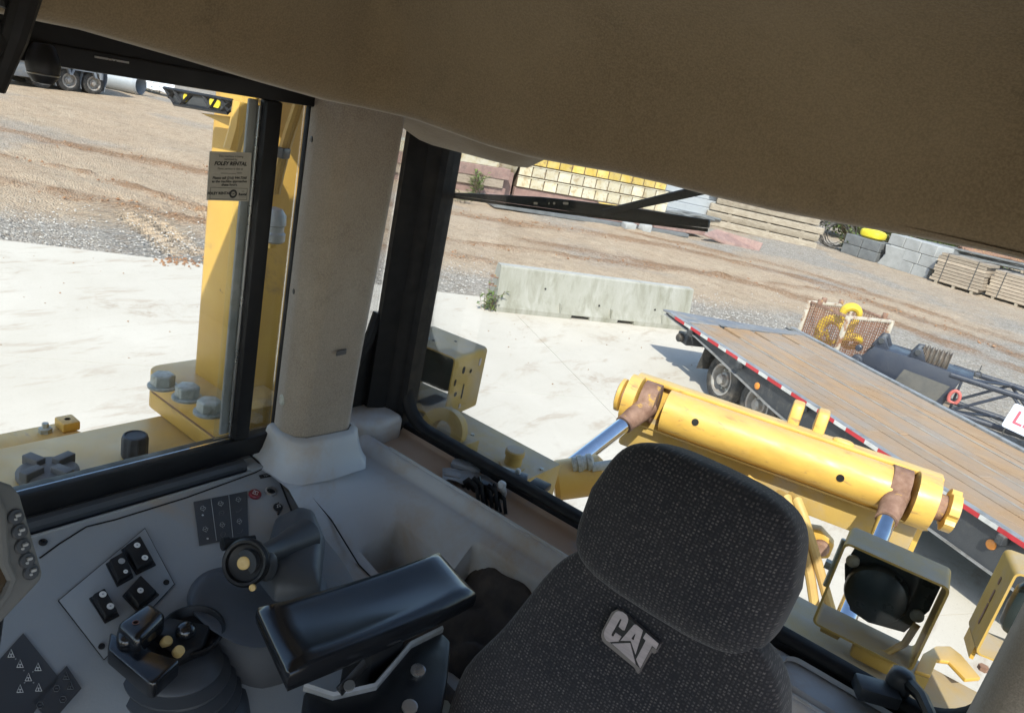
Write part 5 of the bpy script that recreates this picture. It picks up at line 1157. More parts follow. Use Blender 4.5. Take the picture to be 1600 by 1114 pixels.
    P(B(m).lathe([(.042, 0), (.042, .02), (.03, .03), (0, .03)], (s+.005, yy, -.455), (0, -1, 0), 18), 'link_pin', 'rust')
    for y in (.4,): P(B(m).span((sc-.1, y-.2, -Z), (sc+.02, y+.1, -.3)), 'shank', 'rust', .02)
    # trunnion with ribbed fittings at the left lift cylinder
    c = at(908, 745, z=2.2); b = B(); d = V((.55, .5, .25)).normalized()
    b.lathe([(.07, -.12), (.085, -.1), (.085, .08), (.06, .1)], c, d, 24); P(b, 'cylinder_trunnion', 'yellow')
    b = B(); b.lathe([(.03, 0), (.03, .02), (.036, .022), (.036, .04), (.03, .042), (.03, .06), (.036, .062), (.036, .08), (.02, .09)], c+V((-.02, -.07, .07)), d, 16); P(b, 'hose_fitting', 'steel')
    b = B(); b.lathe([(.02, 0), (.02, .1)], c+V((.05, -.03, .08)), d, 12); P(b, 'hose_fitting', 'steel')
ripper()
# ================================================================== INSIDE THE CAB
PA = (V((-1.30, 0, 2.67)), V((.30, 0, 1.0)).normalized())      # sloping top of the right console
def hA(x): return 2.67-.30*(x+1.30)
def onA(px, py, lift=0): return at(px, py, pl=(PA[0]+PA[1]*lift, PA[1]))
NA = PA[1]
def padA(b, pix, z0, z1): return b.prism([onA(x, y)+NA*z0 for x, y in pix], NA*(z1-z0))
def console():
    b = B()
    def f(u_, v_):
        x = lerp(-1.295, -.70, u_); y = lerp(-.6, 1.0, v_); z = hA(x)
        z -= .06*smooth01((x+1.02)/.2)                     # dips to the lever deck
        z -= .25*smooth01((x+.80)/.1)                      # rolls over to the inboard side
        z -= .02*smooth01((.08-y)/.3)
        return V((x, y, z))
    b.grid(56, 60, f)
    c = part(b, 'right_console', 'console', smooth=60)
    part(B().span((-1.29, -.6, FLOOR), (-.74, .99, 2.40)), 'console_pedestal', 'console', .02)
    # tray groove along the window
    part(B().span((XW+.0, -.85, 2.60), (-1.296, .955, 2.612)), 'tray_floor', 'slate')
    part(B().span((-1.300, -.85, 2.60), (-1.2935, .96, 2.672)), 'tray_wall', 'console', .003)
    part(B().span((XW+.002, .957, 2.6), (-1.2935, 1.02, 2.675)), 'tray_end', 'console', .004)
    b = B(); b.tube([(XW+.022, -.85, 2.672), (XW+.022, .955, 2.672)], .017, 10); part(b, 'sill_roll', 'slate')
    # seam lines of the console panels
    def seam(pts, w=.0016, name='panel_seam', m='rubber', lift=.0008):
        b = B(); b.tube([onA(x, y)+NA*lift for x, y in pts], w, 5); b.build(name, mt[m], c, smooth=0)
    seam([(62, 872), (92, 850), (135, 823), (180, 812), (290, 778), (400, 738), (412, 731)])
    seam([(388, 708), (412, 731), (436, 751), (446, 775), (458, 806), (475, 826)], .0022)
    # keypad plate with four rocker switch blocks
    pl = [(91, 940), (226, 827), (272, 914), (162, 1032)]
    padA(B(), pl, .0012, .004).build('switch_plate', mt['console'], c, bevel=.001)
    seam(pl+[pl[0]], .0012, 'plate_edge', 'black', .003)
    for x, y in ((259, 912), (158, 1012)): B().lathe([(.0055, 0), (.005, .003), (0, .003)], onA(x, y)+NA*.004, NA, 12).build('plate_screw', mt['black'], c)
    def rocker(quad, dots, lab, half=None):
        q = [onA(x, y) for x, y in quad]; cen = sum(q, V())/4
        t = padA(B(), quad, .004, .008).build('rocker_switch', mt['black'], DZ, bevel=.0012); t['label'] = lab
        in_ = [cen.lerp(p, .88)+NA*.008 for p in q]; top = [cen.lerp(p, .8)+NA*.018 for p in q]
        top[0] += NA*.006; top[1] += NA*.006
        b = B(); b.add(in_+top, [(0, 1, 2, 3), (4, 5, 6, 7), (0, 1, 5, 4), (1, 2, 6, 5), (2, 3, 7, 6), (3, 0, 4, 7)]); b.build('rocker', mt['black'], t, bevel=.0025)
        for (f, g, r, mk) in dots:
            a, d = top[0].lerp(top[1], f), top[3].lerp(top[2], f); p = a.lerp(d, g); nn = (top[1]-top[0]).cross(top[3]-top[0]).normalized(); nn = nn if nn.z > 0 else -nn
            B().lathe([(r, 0), (r, .0007)], p+nn*.0004, nn, 18).build('symbol_disc', mt[mk], t, smooth=0)
            B().lathe([(r*.3, 0), (r*.3, .0002)], p+nn*.0012, nn, 10).build('symbol', mt['greyprint'], t, smooth=0)
    rocker([(188, 862), (216, 843), (243, 886), (212, 901)], [(.55, .25, .0058, 'white'), (.6, .8, .0058, 'white')], 'rocker switch at the top of the plate with two round symbols')
    rocker([(164, 884), (192, 868), (208, 905), (182, 920)], [(.6, .35, .006, 'greyprint'), (.6, .85, .004, 'white')], 'rocker switch with a grey disc and a small white mark')
    rocker([(138, 938), (160, 926), (186, 965), (163, 977)], [(.6, .2, .006, 'white'), (.65, .75, .006, 'white')], 'rocker switch at the window end with two white discs')
    rocker([(190, 934), (216, 905), (248, 932), (214, 960)], [(.45, .5, .0055, 'white')], 'rocker switch beside the joystick with one white disc')
    # six field pictogram label
    lb = [(302, 785), (386, 768), (388, 837), (311, 853)]
    p = padA(B(), lb, .0008, .0028).build('function_label', mt['slate'], DZ, bevel=.0012); p['label'] = 'dark label with six machine pictograms in three columns'
    q = [onA(x, y)+NA*.0034 for x, y in lb]
    def Q(u_, v_): return q[0].lerp(q[1], u_).lerp(q[3].lerp(q[2], u_), v_)
    def stroke(par, f, pts, w=.0006, mk='greyprint', name='pictogram'):
        b = B(); b.tube([f(*a) for a in pts], w, 4); return b.build(name, mt[mk], par, smooth=0)
    for u_ in (.34, .67): stroke(p, Q, [(u_-.03+.03*0, .02), (u_+.0, .98)], .0007, 'greyprint', 'divider')
    def glyph(par, f, cu, cv, s, mk='greyprint', kind=0):
        g = [[(-.5, .1), (-.3, -.4), (.1, -.5), (.2, -.1), (.5, .0), (.3, .4), (-.2, .4), (-.5, .1)], [(-.3, -.1), (.0, .1), (.3, -.2)], [(-.1, .4), (.1, .7)]]
        if kind == 1: g = [[(-.5, 0), (-.2, -.4), (.3, -.4), (.5, 0), (.2, .4), (-.3, .4), (-.5, 0)], [(-.2, 0), (.2, 0)]]
        if kind == 2: g = [[(-.6, .3), (-.2, .45), (.3, .3), (.6, -.2)]]
        if kind == 3: g = [[(-.45, .5), (0, -.5), (.45, .5), (-.45, .5)], [(-.2, .1), (.2, .1)], [(0, .5), (0, .1)]]
        b = B()
        for ln in g: b.tube([f(cu+s*a, cv+s*1.1*c_) for a, c_ in ln], .00065, 4)
        b.build('pictogram', mt[mk], par, smooth=0)
    for u_, v_, k, mk in ((.17, .2, 0, 'greyprint'), (.17, .68, 0, 'greyprint'), (.5, .17, 0, 'greyprint'), (.5, .4, 1, 'dimprint'), (.5, .66, 0, 'greyprint'), (.5, .88, 1, 'dimprint'), (.84, .16, 0, 'greyprint'), (.84, .4, 2, 'dimprint'), (.84, .66, 0, 'greyprint'), (.84, .88, 2, 'dimprint')): glyph(p, Q, u_-.02, v_, .1, mk, k)
    for u_, v_ in ((.13, .36), (.17, .9)): B().lathe([(.0022, 0), (.0022, .0004)], Q(u_, v_), NA, 10).build('dot', mt['white'], p, smooth=0)
    # socket, red alarm button, audio jack cover, 12V plate
    s = onA(423, 768); k = B(); k.lathe([(.0135, 0), (.0135, .004), (.0105, .005), (.0105, -.02), (0, -.02)], s, NA, 24); so_ = part(k, 'power_socket', 'silver'); B().lathe([(.0104, .0), (.0104, .001)], s-NA*.001, NA, 20).build('socket_bore', mt['rubber'], so_)
    s = onA(398, 773); k = B(); k.lathe([(.014, 0), (.014, .004), (.0115, .007)], s, NA, 24); rb = part(k, 'alarm_button', 'red', label='dark red round alarm button with white diamond')
    ex = (onA(410, 770)-onA(390, 775)).normalized(); ey = NA.cross(ex)
    b = B(); dm = [s+NA*.0075+ex*x+ey*y for x, y in ((-.007, 0), (0, .0075), (.007, 0), (0, -.0075), (-.007, 0))]; b.tube(dm, .0006, 4); b.prism([s+NA*.0072+ex*x+ey*y for x, y in ((-.0012, .0045), (.0012, .0045), (.0004, -.002), (-.0004, -.002))], NA*.0004); b.build('diamond_mark', mt['white'], rb, smooth=0)
    s = onA(434, 793); k = B(); k.lathe([(.0105, 0), (.0105, .004), (.009, .005), (0, .005)], s, NA, 20); k.prism([s+ex*x+ey*y for x, y in ((-.004, -.005), (-.009, -.016), (-.012, -.019), (-.008, -.021), (-.004, -.018), (.003, -.007))], NA*.004); k.prism([s+ex*x+ey*y for x, y in ((.003, .008), (.006, .013), (.008, .012), (.006, .007))], NA*.004)
    jc = part(k, 'audio_jack_cover', 'black', .0006); tb = B()
    for dx in (-.003, .003):
        tb.lathe([(.0016, 0), (.0016, .0004)], s+NA*.0054+ex*dx+ey*(-.002), NA, 8); tb.prism([s+NA*.0054+ex*(dx+a)+ey*c_ for a, c_ in ((.001, -.002), (.0017, -.002), (.0017, .0042), (.001, .0042))], NA*.0003)
    tb.prism([s+NA*.0054+ex*a+ey*c_ for a, c_ in ((-.002, .003), (.0047, .003), (.0047, .0044), (-.002, .0044))], NA*.0003); tb.build('note_mark', mt['white'], jc, smooth=0)
    pt = padA(B(), [(404, 743), (423, 739), (427, 744), (407, 748)], .0006, .0018).build('voltage_plate', mt['black'], DZ, smooth=0)
    text_mesh('12V', .0085, onA(415.5, 743.5)+NA*.0022, ex, ey, offset=.0002).build('voltage_text', mt['greyprint'], pt, smooth=0)
    # gear pattern labels near the bottom corner
    lab2 = [(-18, 1050), (36, 990), (92, 1060), (48, 1120), (0, 1126)]
    p2 = padA(B(), lab2, .0008, .0026).build('pattern_label', mt['slate'], DZ, smooth=0); p2['label'] = 'dark label with a branching pattern of white arrows'
    lab3 = [(50, 1098), (104, 1041), (127, 1076), (80, 1130)]
    p3 = padA(B(), lab3, .0008, .0026).build('pattern_label', mt['slate'], DZ, smooth=0); p3['label'] = 'smaller dark label with four machine pictograms'
    def G(px, py): return onA(px, py)+NA*.0034
    for x, y in ((17, 1022), (31, 1038), (44, 1059), (59, 1043), (31, 1077), (60, 1075)): glyph(p2, G, x, y, 11, 'white', 3)
    for x, y in ((24, 1031), (37, 1049), (51, 1051), (38, 1068), (52, 1068)): B().lathe([(.0012, 0), (.0012, .0003)], G(x, y), NA, 8).build('dot', mt['greyprint'], p2, smooth=0)
    for x, y in ((103, 1057), (110, 1072), (88, 1077), (98, 1094), (62, 1103)): glyph(p3, G, x, y, 11, 'dimprint', 3 if y < 1075 else 1)
    for x, y in ((67, 848), (392, 707), (437, 734)): part(B().lathe([(.007, 0), (.0075, .003), (.004, .005), (.003, .002), (0, .002)], onA(x, y), NA, 14), 'console_screw', 'black')
console()
# --- rear moulding behind the seat, dusty shelf below the rear glass
def moulding():
    def z0(x): return interp(x, [(-1.34, 2.672), (-1.19, 2.668), (-1.11, 2.62), (-1.03, 2.55), (-.9, 2.515), (-.5, 2.5), (.3, 2.5)])
    def lipY(x): return 1.335
    def f(u_, v_):
        x = lerp(-1.345, .28, u_); y = lerp(.985, 1.335, v_**.9); t = smooth01((y-1.10)/.20)
        z = lerp(z0(x), 2.638, t)+.03*smooth01((y-1.295)/.03)
        px = smooth01((x+1.03)/.014)*smooth01((-.86-x)/.014); py = smooth01((y-1.085)/.012)*smooth01((1.2-y)/.016)
        z -= .2*px*py
        z -= .5*smooth01((1.258-y)/.015)*smooth01((x+.83)/.02)*smooth01((-.25-x)/.05)
        z -= .05*smooth01((x+.69)/.08)*smooth01((1.16-y)/.08)        # lower behind the seat
        z -= .6*smooth01((1.03-y)/.04)*smooth01((x+.95)/.08)          # front face drops to the floor
        return V((x, y, z))
    b = B(); b.grid(260, 90, f); part(b, 'rear_moulding', 'console_lt', smooth=60)
    b = B(); pr_ = [(1.335, 2.667), (1.338, 2.66), (1.345, 2.632), (1.36, 2.628), (1.475, 2.632), (1.489, 2.645)]
    b.grid(60, 10, lambda u_, v_: V((lerp(-1.36, .28, u_), interp(v_, [(i/5, p[0]) for i, p in enumerate(pr_)]), interp(v_, [(i/5, p[1]) for i, p in enumerate(pr_)])-.012*smooth01((u_-.42)/.02)*smooth01((v_-.2)/.1))))
    part(b, 'rear_shelf', 'shelf', smooth=60)
    b = B(); b.tube([(-1.22, 1.333, 2.666), (.28, 1.333, 2.666)], .006, 8); part(b, 'shelf_lip', 'console_lt')
    part(B().span((-.75, 1.02, FLOOR), (.28, 1.06, 2.46)), 'rear_wall', 'console', .01)
    for px, py, z in ((563, 840, 2.53), (503, 832, 2.56)): part(B().lathe([(.008, 0), (.008, .003), (.004, .004), (0, .003)], at(px, py, z=z), (0, 0, 1), 14), 'moulding_screw', 'rust')
    b = B(); b.tube([(x, y, z0(x)+.0025) for x, y in ((-1.29, 1.0), (-1.2, 1.02), (-1.1, 1.045), (-1.0, 1.055), (-.94, 1.06))], .0018, 5); part(b, 'moulding_seam', 'rubber')
    part(B().span((-.2, 1.345, 2.5), (.13, 1.478, 2.652)), 'grey_ledge', 'console_lt', .01)
    part(B().span((-.23, 1.05, 2.45), (.13, 1.343, 2.60)), 'grey_ledge', 'console_lt', .02)
    # bright blue-grey ledges right of the seat: raised tray with rim
    o = [V((x, y, 2.653)) for x, y in rrect(-.01, 1.41, .30, .12, .03)]; i_ = [V((x, y, 2.655)) for x, y in rrect(-.01, 1.41, .27, .095, .025)]; n = len(o)
    b = B(); b.add(o+[p+V((0, 0, .012)) for p in i_]+[p-V((0, 0, .0)) for p in i_], [(k, (k+1) % n, (k+1) % n+n, k+n) for k in range(n)]+[(k+n, (k+1) % n+n, (k+1) % n+2*n, k+2*n) for k in range(n)]); part(b, 'shelf_tray', 'console_lt', smooth=30)
moulding()
# --- loose things on the shelf
def shelf_things():
    def S(px, py, dz=0): p = at(px, py, z=2.632); return p+V((0, 0, dz))
    t = thing('strap_bundle', S(765, 775), 'tangled black webbing strap heaped on the dusty shelf', 'strap')
    b = B()
    for k in range(7):
        a, c = S(722+k*8, 758+k*4), S(748+k*7, 785+k*3)
        b.tube([a, a.lerp(c, .3)+V((0, 0, .03+.01*(k % 3))), a.lerp(c, .7)+V((0, 0, .02+.012*((k+1) % 3))), c], .009, 6, flat=.25)
    b.build('webbing', mt['black'], t, smooth=40)
    b = B(); b.box(S(757, 772, .028), (.03, .02, .012), .7); b.build('buckle', mt['slate'], t, bevel=.003)
    c = S(784, 782); t = thing('plastic_lever', c, 'small grey plastic lever sticking up beside the strap', 'lever')
    b = B(); b.tube([c, c+V((.004, -.004, .03)), c+V((.002, -.02, .05))], [.009, .007, .01], 8); b.build('stem', mt['console_lt'], t); B().rbox(c+V((.002, -.02, .055)), (.022, .018, .02), 3, 6).build('tip', mt['console_lt'], t)
    c = S(835, 757, .006); t = thing('window_latch', c, 'black window latch bar lying against the rear window rubber', 'latch')
    d = (S(845, 768)-S(770, 742)).normalized(); a = math.atan2(d.y, d.x)
    b = B(); b.box(S(790, 747, .015), (.12, .035, .022), a+.1); b.build('latch_bar', mt['slate'], t, bevel=.005)
    B().box(S(842, 765, .012), (.05, .045, .02), a-.2).build('latch_plate', mt['black'], t, bevel=.004); B().rbox(S(806, 752, .03), (.016, .012, .02), 3, 6).build('latch_pin', mt['white'], t)
    c = S(722, 738); t = thing('trim_scrap', c, 'dusty grey trim piece lying at the strap end of the shelf', 'trim piece')
    B().rbox(S(728, 735, .01), (.09, .04, .025), 4, 8, Matrix.Rotation(a, 3, 'Z')).build('cover', mt['console'], t)
    B().rbox(S(705, 748, .008), (.05, .03, .02), 4, 8, Matrix.Rotation(a+.3, 3, 'Z')).build('tab', mt['console'], t)
    b = B(); b.grid(8, 6, lambda u_, v_: S(lerp(690, 770, u_), lerp(745, 755, u_)+lerp(-8, 12, v_), .004+.012*mnoise.noise(V((u_*3, v_*3, 5.)))+.008)); b.build('torn_liner', mt['console'], t)
    # latch by the door pillar
    c = at(1400, 1078, z=2.68); t = thing('door_latch', (c.x, c.y, 2.66), 'black latch with handle on the grey ledge by the door pillar', 'latch')
    B().rbox(c+V((0, 0, .02)), (.05, .045, .06), 3, 8).build('latch_body', mt['slate'], t); b = B(); b.tube([c+V((.01, 0, .03)), c+V((.04, -.05, .045)), c+V((.07, -.12, .05))], [.014, .012, .011], 8); b.build('handle', mt['black'], t)
    B().box(c+V((-.03, -.04, .0)), (.08, .05, .03), .5).build('bracket', mt['slate'], t, bevel=.006)
shelf_things()

# ------------------------------------------------------------------ seat
def seat():
    a = R_(16); nx = V((1, 0, 0)); nu = V((0, math.sin(a), math.cos(a))); nn = V((0, -math.cos(a), math.sin(a)))
    rot = Matrix((nx, -nn, nu)).transposed(); Hc = V((-.27, .96, 3.02))
    t = thing('operator_seat', (-.27, .62, FLOOR), 'charcoal woven fabric operator seat with separate headrest and metal badge', 'seat')
    def hf(q):      # taper towards the top, hollow front
        k = q.z/.11; q.x *= 1.0-.09*max(0, k)+.02*(1-abs(k)); q.z += .012*(q.x/.17)**2*(-1 if k > 0 else .6); q.y += -.02*(1-(q.x/.18)**2)*(1 if q.y < 0 else 0)*(1-k*k*.6)
        return q
    b = B(); b.rbox(Hc+nu*.034-nn*.04+nx*-.014, (.324, .135, .242), 5.0, 24, rot, hf); b.build('headrest', mt['seat'], t, smooth=80, label='rounded charcoal fabric headrest cushion')
    # backrest: loft of rounded sections going down the reclined plane
    Bc = V((-.27, .90, 2.85)); secs = [(.15, .12, .02), (.142, .148, .045), (.122, .168, .062), (.092, .186, .071), (.05, .205, .075), (-.02, .224, .075), (-.07, .24, .08), (-.12, .262, .08), (-.17, .285, .085), (-.23, .285, .085), (-.32, .27, .08), (-.45, .26, .08), (-.6, .25, .075)]
    rings = []; n = 40
    for u_, hw, hd in secs:
        ring = []
        for k in range(n):
            th = 2*math.pi*k/n; cx = math.copysign(abs(math.cos(th))**.55, math.cos(th)); sy = math.copysign(abs(math.sin(th))**.62, math.sin(th))
            front = .022*(abs(cx)**3) if sy > 0 else 0          # side wings stand forward
            ring.append(Bc+nx*(hw*cx)+nu*(u_-.01*abs(cx)**2*(u_ > .1))+nn*(hd*sy-hd+.0+front))
        rings.append(ring)
    bk = B(); bk.loft(rings); bo = bk.build('backrest', mt['seat'], t, smooth=80, subsurf=1)
    b = B(); b.rbox((-.27, .52, 2.27), (.54, .54, .16), 4, 12, Matrix.Rotation(R_(-5), 3, 'X')); b.build('cushion', mt['seat'], t, smooth=80)
    B().span((-.47, .3, FLOOR+.06), (-.07, .78, 2.2)).build('suspension', mt['black'], t, bevel=.03); B().span((-.5, .26, FLOOR), (-.04, .82, FLOOR+.06)).build('base_plate', mt['black'], t, bevel=.01)
    B().span((-.43, .93, 2.1), (-.11, .99, 2.75)).build('back_shell', mt['black'], t, bevel=.02)
    # metal badge
    P0 = Bc+nu*.05+nn*.0115; 
    def G(x, y, lift=0): return at(920+x*140/1200, 930+y*130/1114, pl=(P0+nn*lift, nn))
    mt['badge'] = M_('brushed_badge', (.30, .265, .275), .42, metal=.25, col2=(.24, .215, .225), nscale=25, scale=(1, 1, 6))
    mt['badgebase'] = M_('badge_base', (.13, .115, .11), .5, metal=.2)
    def poly(pts, z0, z1, name, mat, par=None): return B().prism([G(*p, z0) for p in pts], nn*(z1-z0)).build(name, mt[mat], par or t, bevel=.0003, smooth=0)
    base = [(410, 172), (450, 185), (985, 640), (915, 760), (860, 740), (690, 1030), (640, 945), (265, 640), (215, 590), (200, 520), (210, 460), (340, 210)]
    bs = poly(base, -.008, .0015, 'seat_badge', 'badgebase', bo); bs['label'] = 'raised metal badge reading CAT'
    inner = [(430, 205), (960, 645), (915, 725), (850, 690), (690, 985), (640, 930), (300, 640), (235, 580), (220, 500), (355, 225)]
    poly(inner, .0015, .0019, 'badge_field', 'black', bo)
    Cc = [(400, 205), (455, 215), (510, 255), (532, 310), (525, 355), (480, 465), (455, 462), (402, 415), (440, 330), (438, 312), (420, 315), (308, 515), (312, 540), (332, 545), (362, 492), (440, 545), (400, 612), (280, 622), (240, 600), (210, 550), (205, 500), (220, 450), (330, 255), (360, 220)]
    poly(Cc, .0019, .0032, 'badge_letter', 'badge', bo)
    poly([(312, 640), (558, 632), (632, 925)], .0019, .0032, 'badge_triangle', 'badge', bo)
    # letter A: left limb, right limb, cross
    poly([(425, 602), (610, 385), (640, 385), (622, 508), (572, 572), (590, 590), (565, 606)], .0019, .0032, 'badge_letter', 'badge', bo)
    poly([(640, 385), (728, 462), (628, 788), (565, 606), (590, 590), (605, 592), (628, 512), (622, 508)], .0019, .0032, 'badge_letter', 'badge', bo)
    poly([(770, 495), (940, 640), (905, 715), (850, 672), (690, 975), (636, 850), (765, 600), (728, 568)], .0019, .0032, 'badge_letter', 'badge', bo)
seat()
# ------------------------------------------------------------------ armrest
def armrest():
    c = [at(x, y, z=Z) for x, y, Z in ((402, 944, 2.79), (688, 858, 2.748), (746, 922, 2.748), (452, 1050, 2.79))]
    t = thing('armrest', (c[3].x, c[3].y, 2.4), 'glossy black padded armrest on a bolted bracket beside the seat', 'armrest')
    nx_, ny_ = 24, 14; h = .052
    def top(u_, v_):
        p = c[0].lerp(c[1], u_).lerp(c[3].lerp(c[2], u_), v_)
        e = min(smooth01(u_/.06), smooth01((1-u_)/.06), smooth01(v_/.1), smooth01((1-v_)/.1))
        p = p+V((0, 0, -.012*(1-e)-.011*math.sin(math.pi*v_)*math.sin(math.pi*min(1, max(0, u_)))**.5+.006*(u_-.5)**2*4))
        cc = (c[0]+c[1]+c[2]+c[3])/4; d = p-cc; d.z = 0
        return p-d*.012*(1-e)
    b = B(); b.grid(nx_, ny_, top)
    rim = [top(i/nx_, 0) for i in range(nx_)]+[top(1, j/ny_) for j in range(ny_)]+[top(1-i/nx_, 1) for i in range(nx_)]+[top(0, 1-j/ny_) for j in range(ny_)]
    cc = (c[0]+c[1]+c[2]+c[3])/4
    def ring(sh, dz): return [p+(V((p.x-cc.x, p.y-cc.y, 0)))*sh+V((0, 0, dz)) for p in rim]
    b.loft([ring(0, 0), ring(.015, -.006), ring(.016, -.018), ring(.005, -.03), ring(-.05, -.036)], caps=True); b.f.pop(-2)
    b.build('pad', mt['vinyl'], t, smooth=60)
    # bracket below: curved arm with bolts and a pale edge strip
    A = [at(x, y, z=2.66) for x, y in ((475, 1075), (520, 1090), (585, 1075), (640, 1010), (690, 985), (705, 1000), (700, 1060), (690, 1120), (600, 1160), (480, 1160))]
    br = B().prism(A, (0, 0, -.16)).build('bracket', mt['black'], t, bevel=.008)
    b = B(); b.tube([p+V((0, 0, .003)) for p in A[:5]], .009, 6, flat=.5); b.build('edge_strip', mt['alu'], br)
    for x, y in ((653, 1048), (640, 1105)): B().lathe([(.013, 0), (.013, .004), (.009, .005), (.0, .003)], at(x, y, z=2.662), (.1, -.1, 1), 16).build('bolt', mt['silver'], br)
    b = B(); p0, p1 = at(530, 1080, z=2.675), at(570, 1035, z=2.70); b.tube([p0, p1], .014, 8, flat=.4); b.build('height_arm', mt['black'], t); B().lathe([(.009, 0), (.009, .004), (0, .004)], at(546, 1072, z=2.69), (0, -.3, 1), 14).build('bolt', mt['silver'], t)
    q = [V((p.x, p.y, 2.70)) for p in (cc+V((.03, .08, 0)), cc+V((-.02, .08, 0)), cc+V((-.03, -.12, 0)), cc+V((.02, -.12, 0)))]
    B().prism(q, (0, 0, .028)).build('mount_plate', mt['black'], t, bevel=.004)
    B().span((cc.x-.03, cc.y-.03, 2.3), (cc.x+.04, cc.y+.05, 2.70)).build('upright', mt['black'], t, bevel=.01)
    B().span((cc.x-.05, cc.y-.05, FLOOR), (cc.x+.16, cc.y+.06, 2.32)).build('seat_mount', mt['black'], t, bevel=.01)
    # dark sleeve and cloth between armrest and backrest
    s = thing('dark_sleeve', (-.65, 1.1, 2.4), 'crumpled dark cover stuffed between armrest and seat back', 'cover')
    def F(u_, v_):
        p = V((lerp(-.84, -.42, u_), lerp(1.265, .98, v_), lerp(2.575, 2.42, v_**.8))); return p+V((0, 0, .05*mnoise.noise(V((u_*5, v_*6, 2)))+.02*math.sin(u_*3)))
    b = B(); b.grid(26, 22, F); b.build('fold', mt['seatcloth'], s, smooth=60)
mt['seatcloth'] = M_('dark_cloth', (.035, .03, .027), .95, col2=(.07, .055, .045), nscale=14, bscale=40, bstr=.5, bdist=.004)
armrest()
# ------------------------------------------------------------------ blade joystick with bellows
def joystick():
    base = at(285, 1085, z=2.51); t = thing('blade_joystick', base, 'black joystick with rubber bellows and two yellow buttons on the console', 'joystick')
    b = B(); n = 36; rings = []
    prof = [(.108, -.04), (.104, -.012), (.09, -.004), (.098, .006), (.098, .01), (.083, .018), (.092, .026), (.092, .03), (.077, .038), (.085, .046), (.085, .05), (.069, .058), (.076, .066), (.074, .07), (.06, .08)]
    for r, h in prof: rings.append([base+V((r*1.08*math.cos(2*math.pi*k/n)-h*.25, r*math.sin(2*math.pi*k/n)-h*.1, h)) for k in range(n)])
    b.loft(rings); b.build('bellows', mt['slate'], t, smooth=50)
    D = V((.56, -.35, 1)).normalized()
    def H(px, py, z): return at(px, py, z=z)
    # cup under the grip
    c = H(300, 990, 2.60); b = B(); b.lathe([(.035, -.03), (.05, -.005), (.056, .012), (.052, .014), (.042, .0), (.0, -.008)], c, V((.1, -.1, 1)), 28); b.build('grip_cup', mt['black'], t)
    # lower thumb block
    q = [H(x, y, 2.63) for x, y in ((172, 985), (222, 1010), (282, 1030), (243, 1067), (232, 1066), (168, 1012))]
    B().prism(q, (0, 0, -.034)).build('thumb_block', mt['vinyl'], t, bevel=.012, seg=4)
    b = B(); p0, p1, p2 = H(183, 985, 2.63), H(205, 1005, 2.632), H(222, 998, 2.63); b.rbox(H(200, 992, 2.634), (.055, .035, .03), 2.6, 8, Matrix.Rotation(-.6, 3, 'Z')); b.build('thumb_rest', mt['vinyl'], t)
    q = [H(x, y, 2.66) for x, y in ((180, 972), (232, 936), (262, 956), (215, 1000))]
    B().prism(q, (0, 0, -.045)).build('top_block', mt['vinyl'], t, bevel=.013, seg=4)
    q = [H(x, y, 2.615) for x, y in ((225, 990), (262, 962), (330, 975), (318, 1005), (275, 1025))]; B().prism(q, (0, 0, -.03)).build('grip_core', mt['black'], t, bevel=.006)
    for px, py in ((262, 1000), (281, 1015)):
        c = H(px, py, 2.622); B().lathe([(.0095, -.01), (.0095, -.001), (.008, .0015), (0, .002)], c, V((.5, .2, 1)), 20).build('yellow_button', mt['brass'], t)
    b = B(); b.rbox(H(290, 985, 2.622), (.035, .035, .03), 2.2, 8); b.build('trigger', mt['vinyl'], t)
    c = H(212, 972, 2.661); b = B(); b.lathe([(.0055, 0), (.0055, .0004), (.004, .0004), (.004, 0)], c, (0, 0, 1), 16); mt['faint'] = M_('faint_orange', (.22, .1, .08), .6); b.build('faint_mark', mt['faint'], t)
    wr = B()
    for k in range(4): wr.tube([H(262+k*6, 940, 2.56), H(272+k*4, 950+k*3, 2.575), H(268+k*8, 962, 2.56)], .002, 5)
    wr.build('wire_tuft', mt['hose'], t)
joystick()
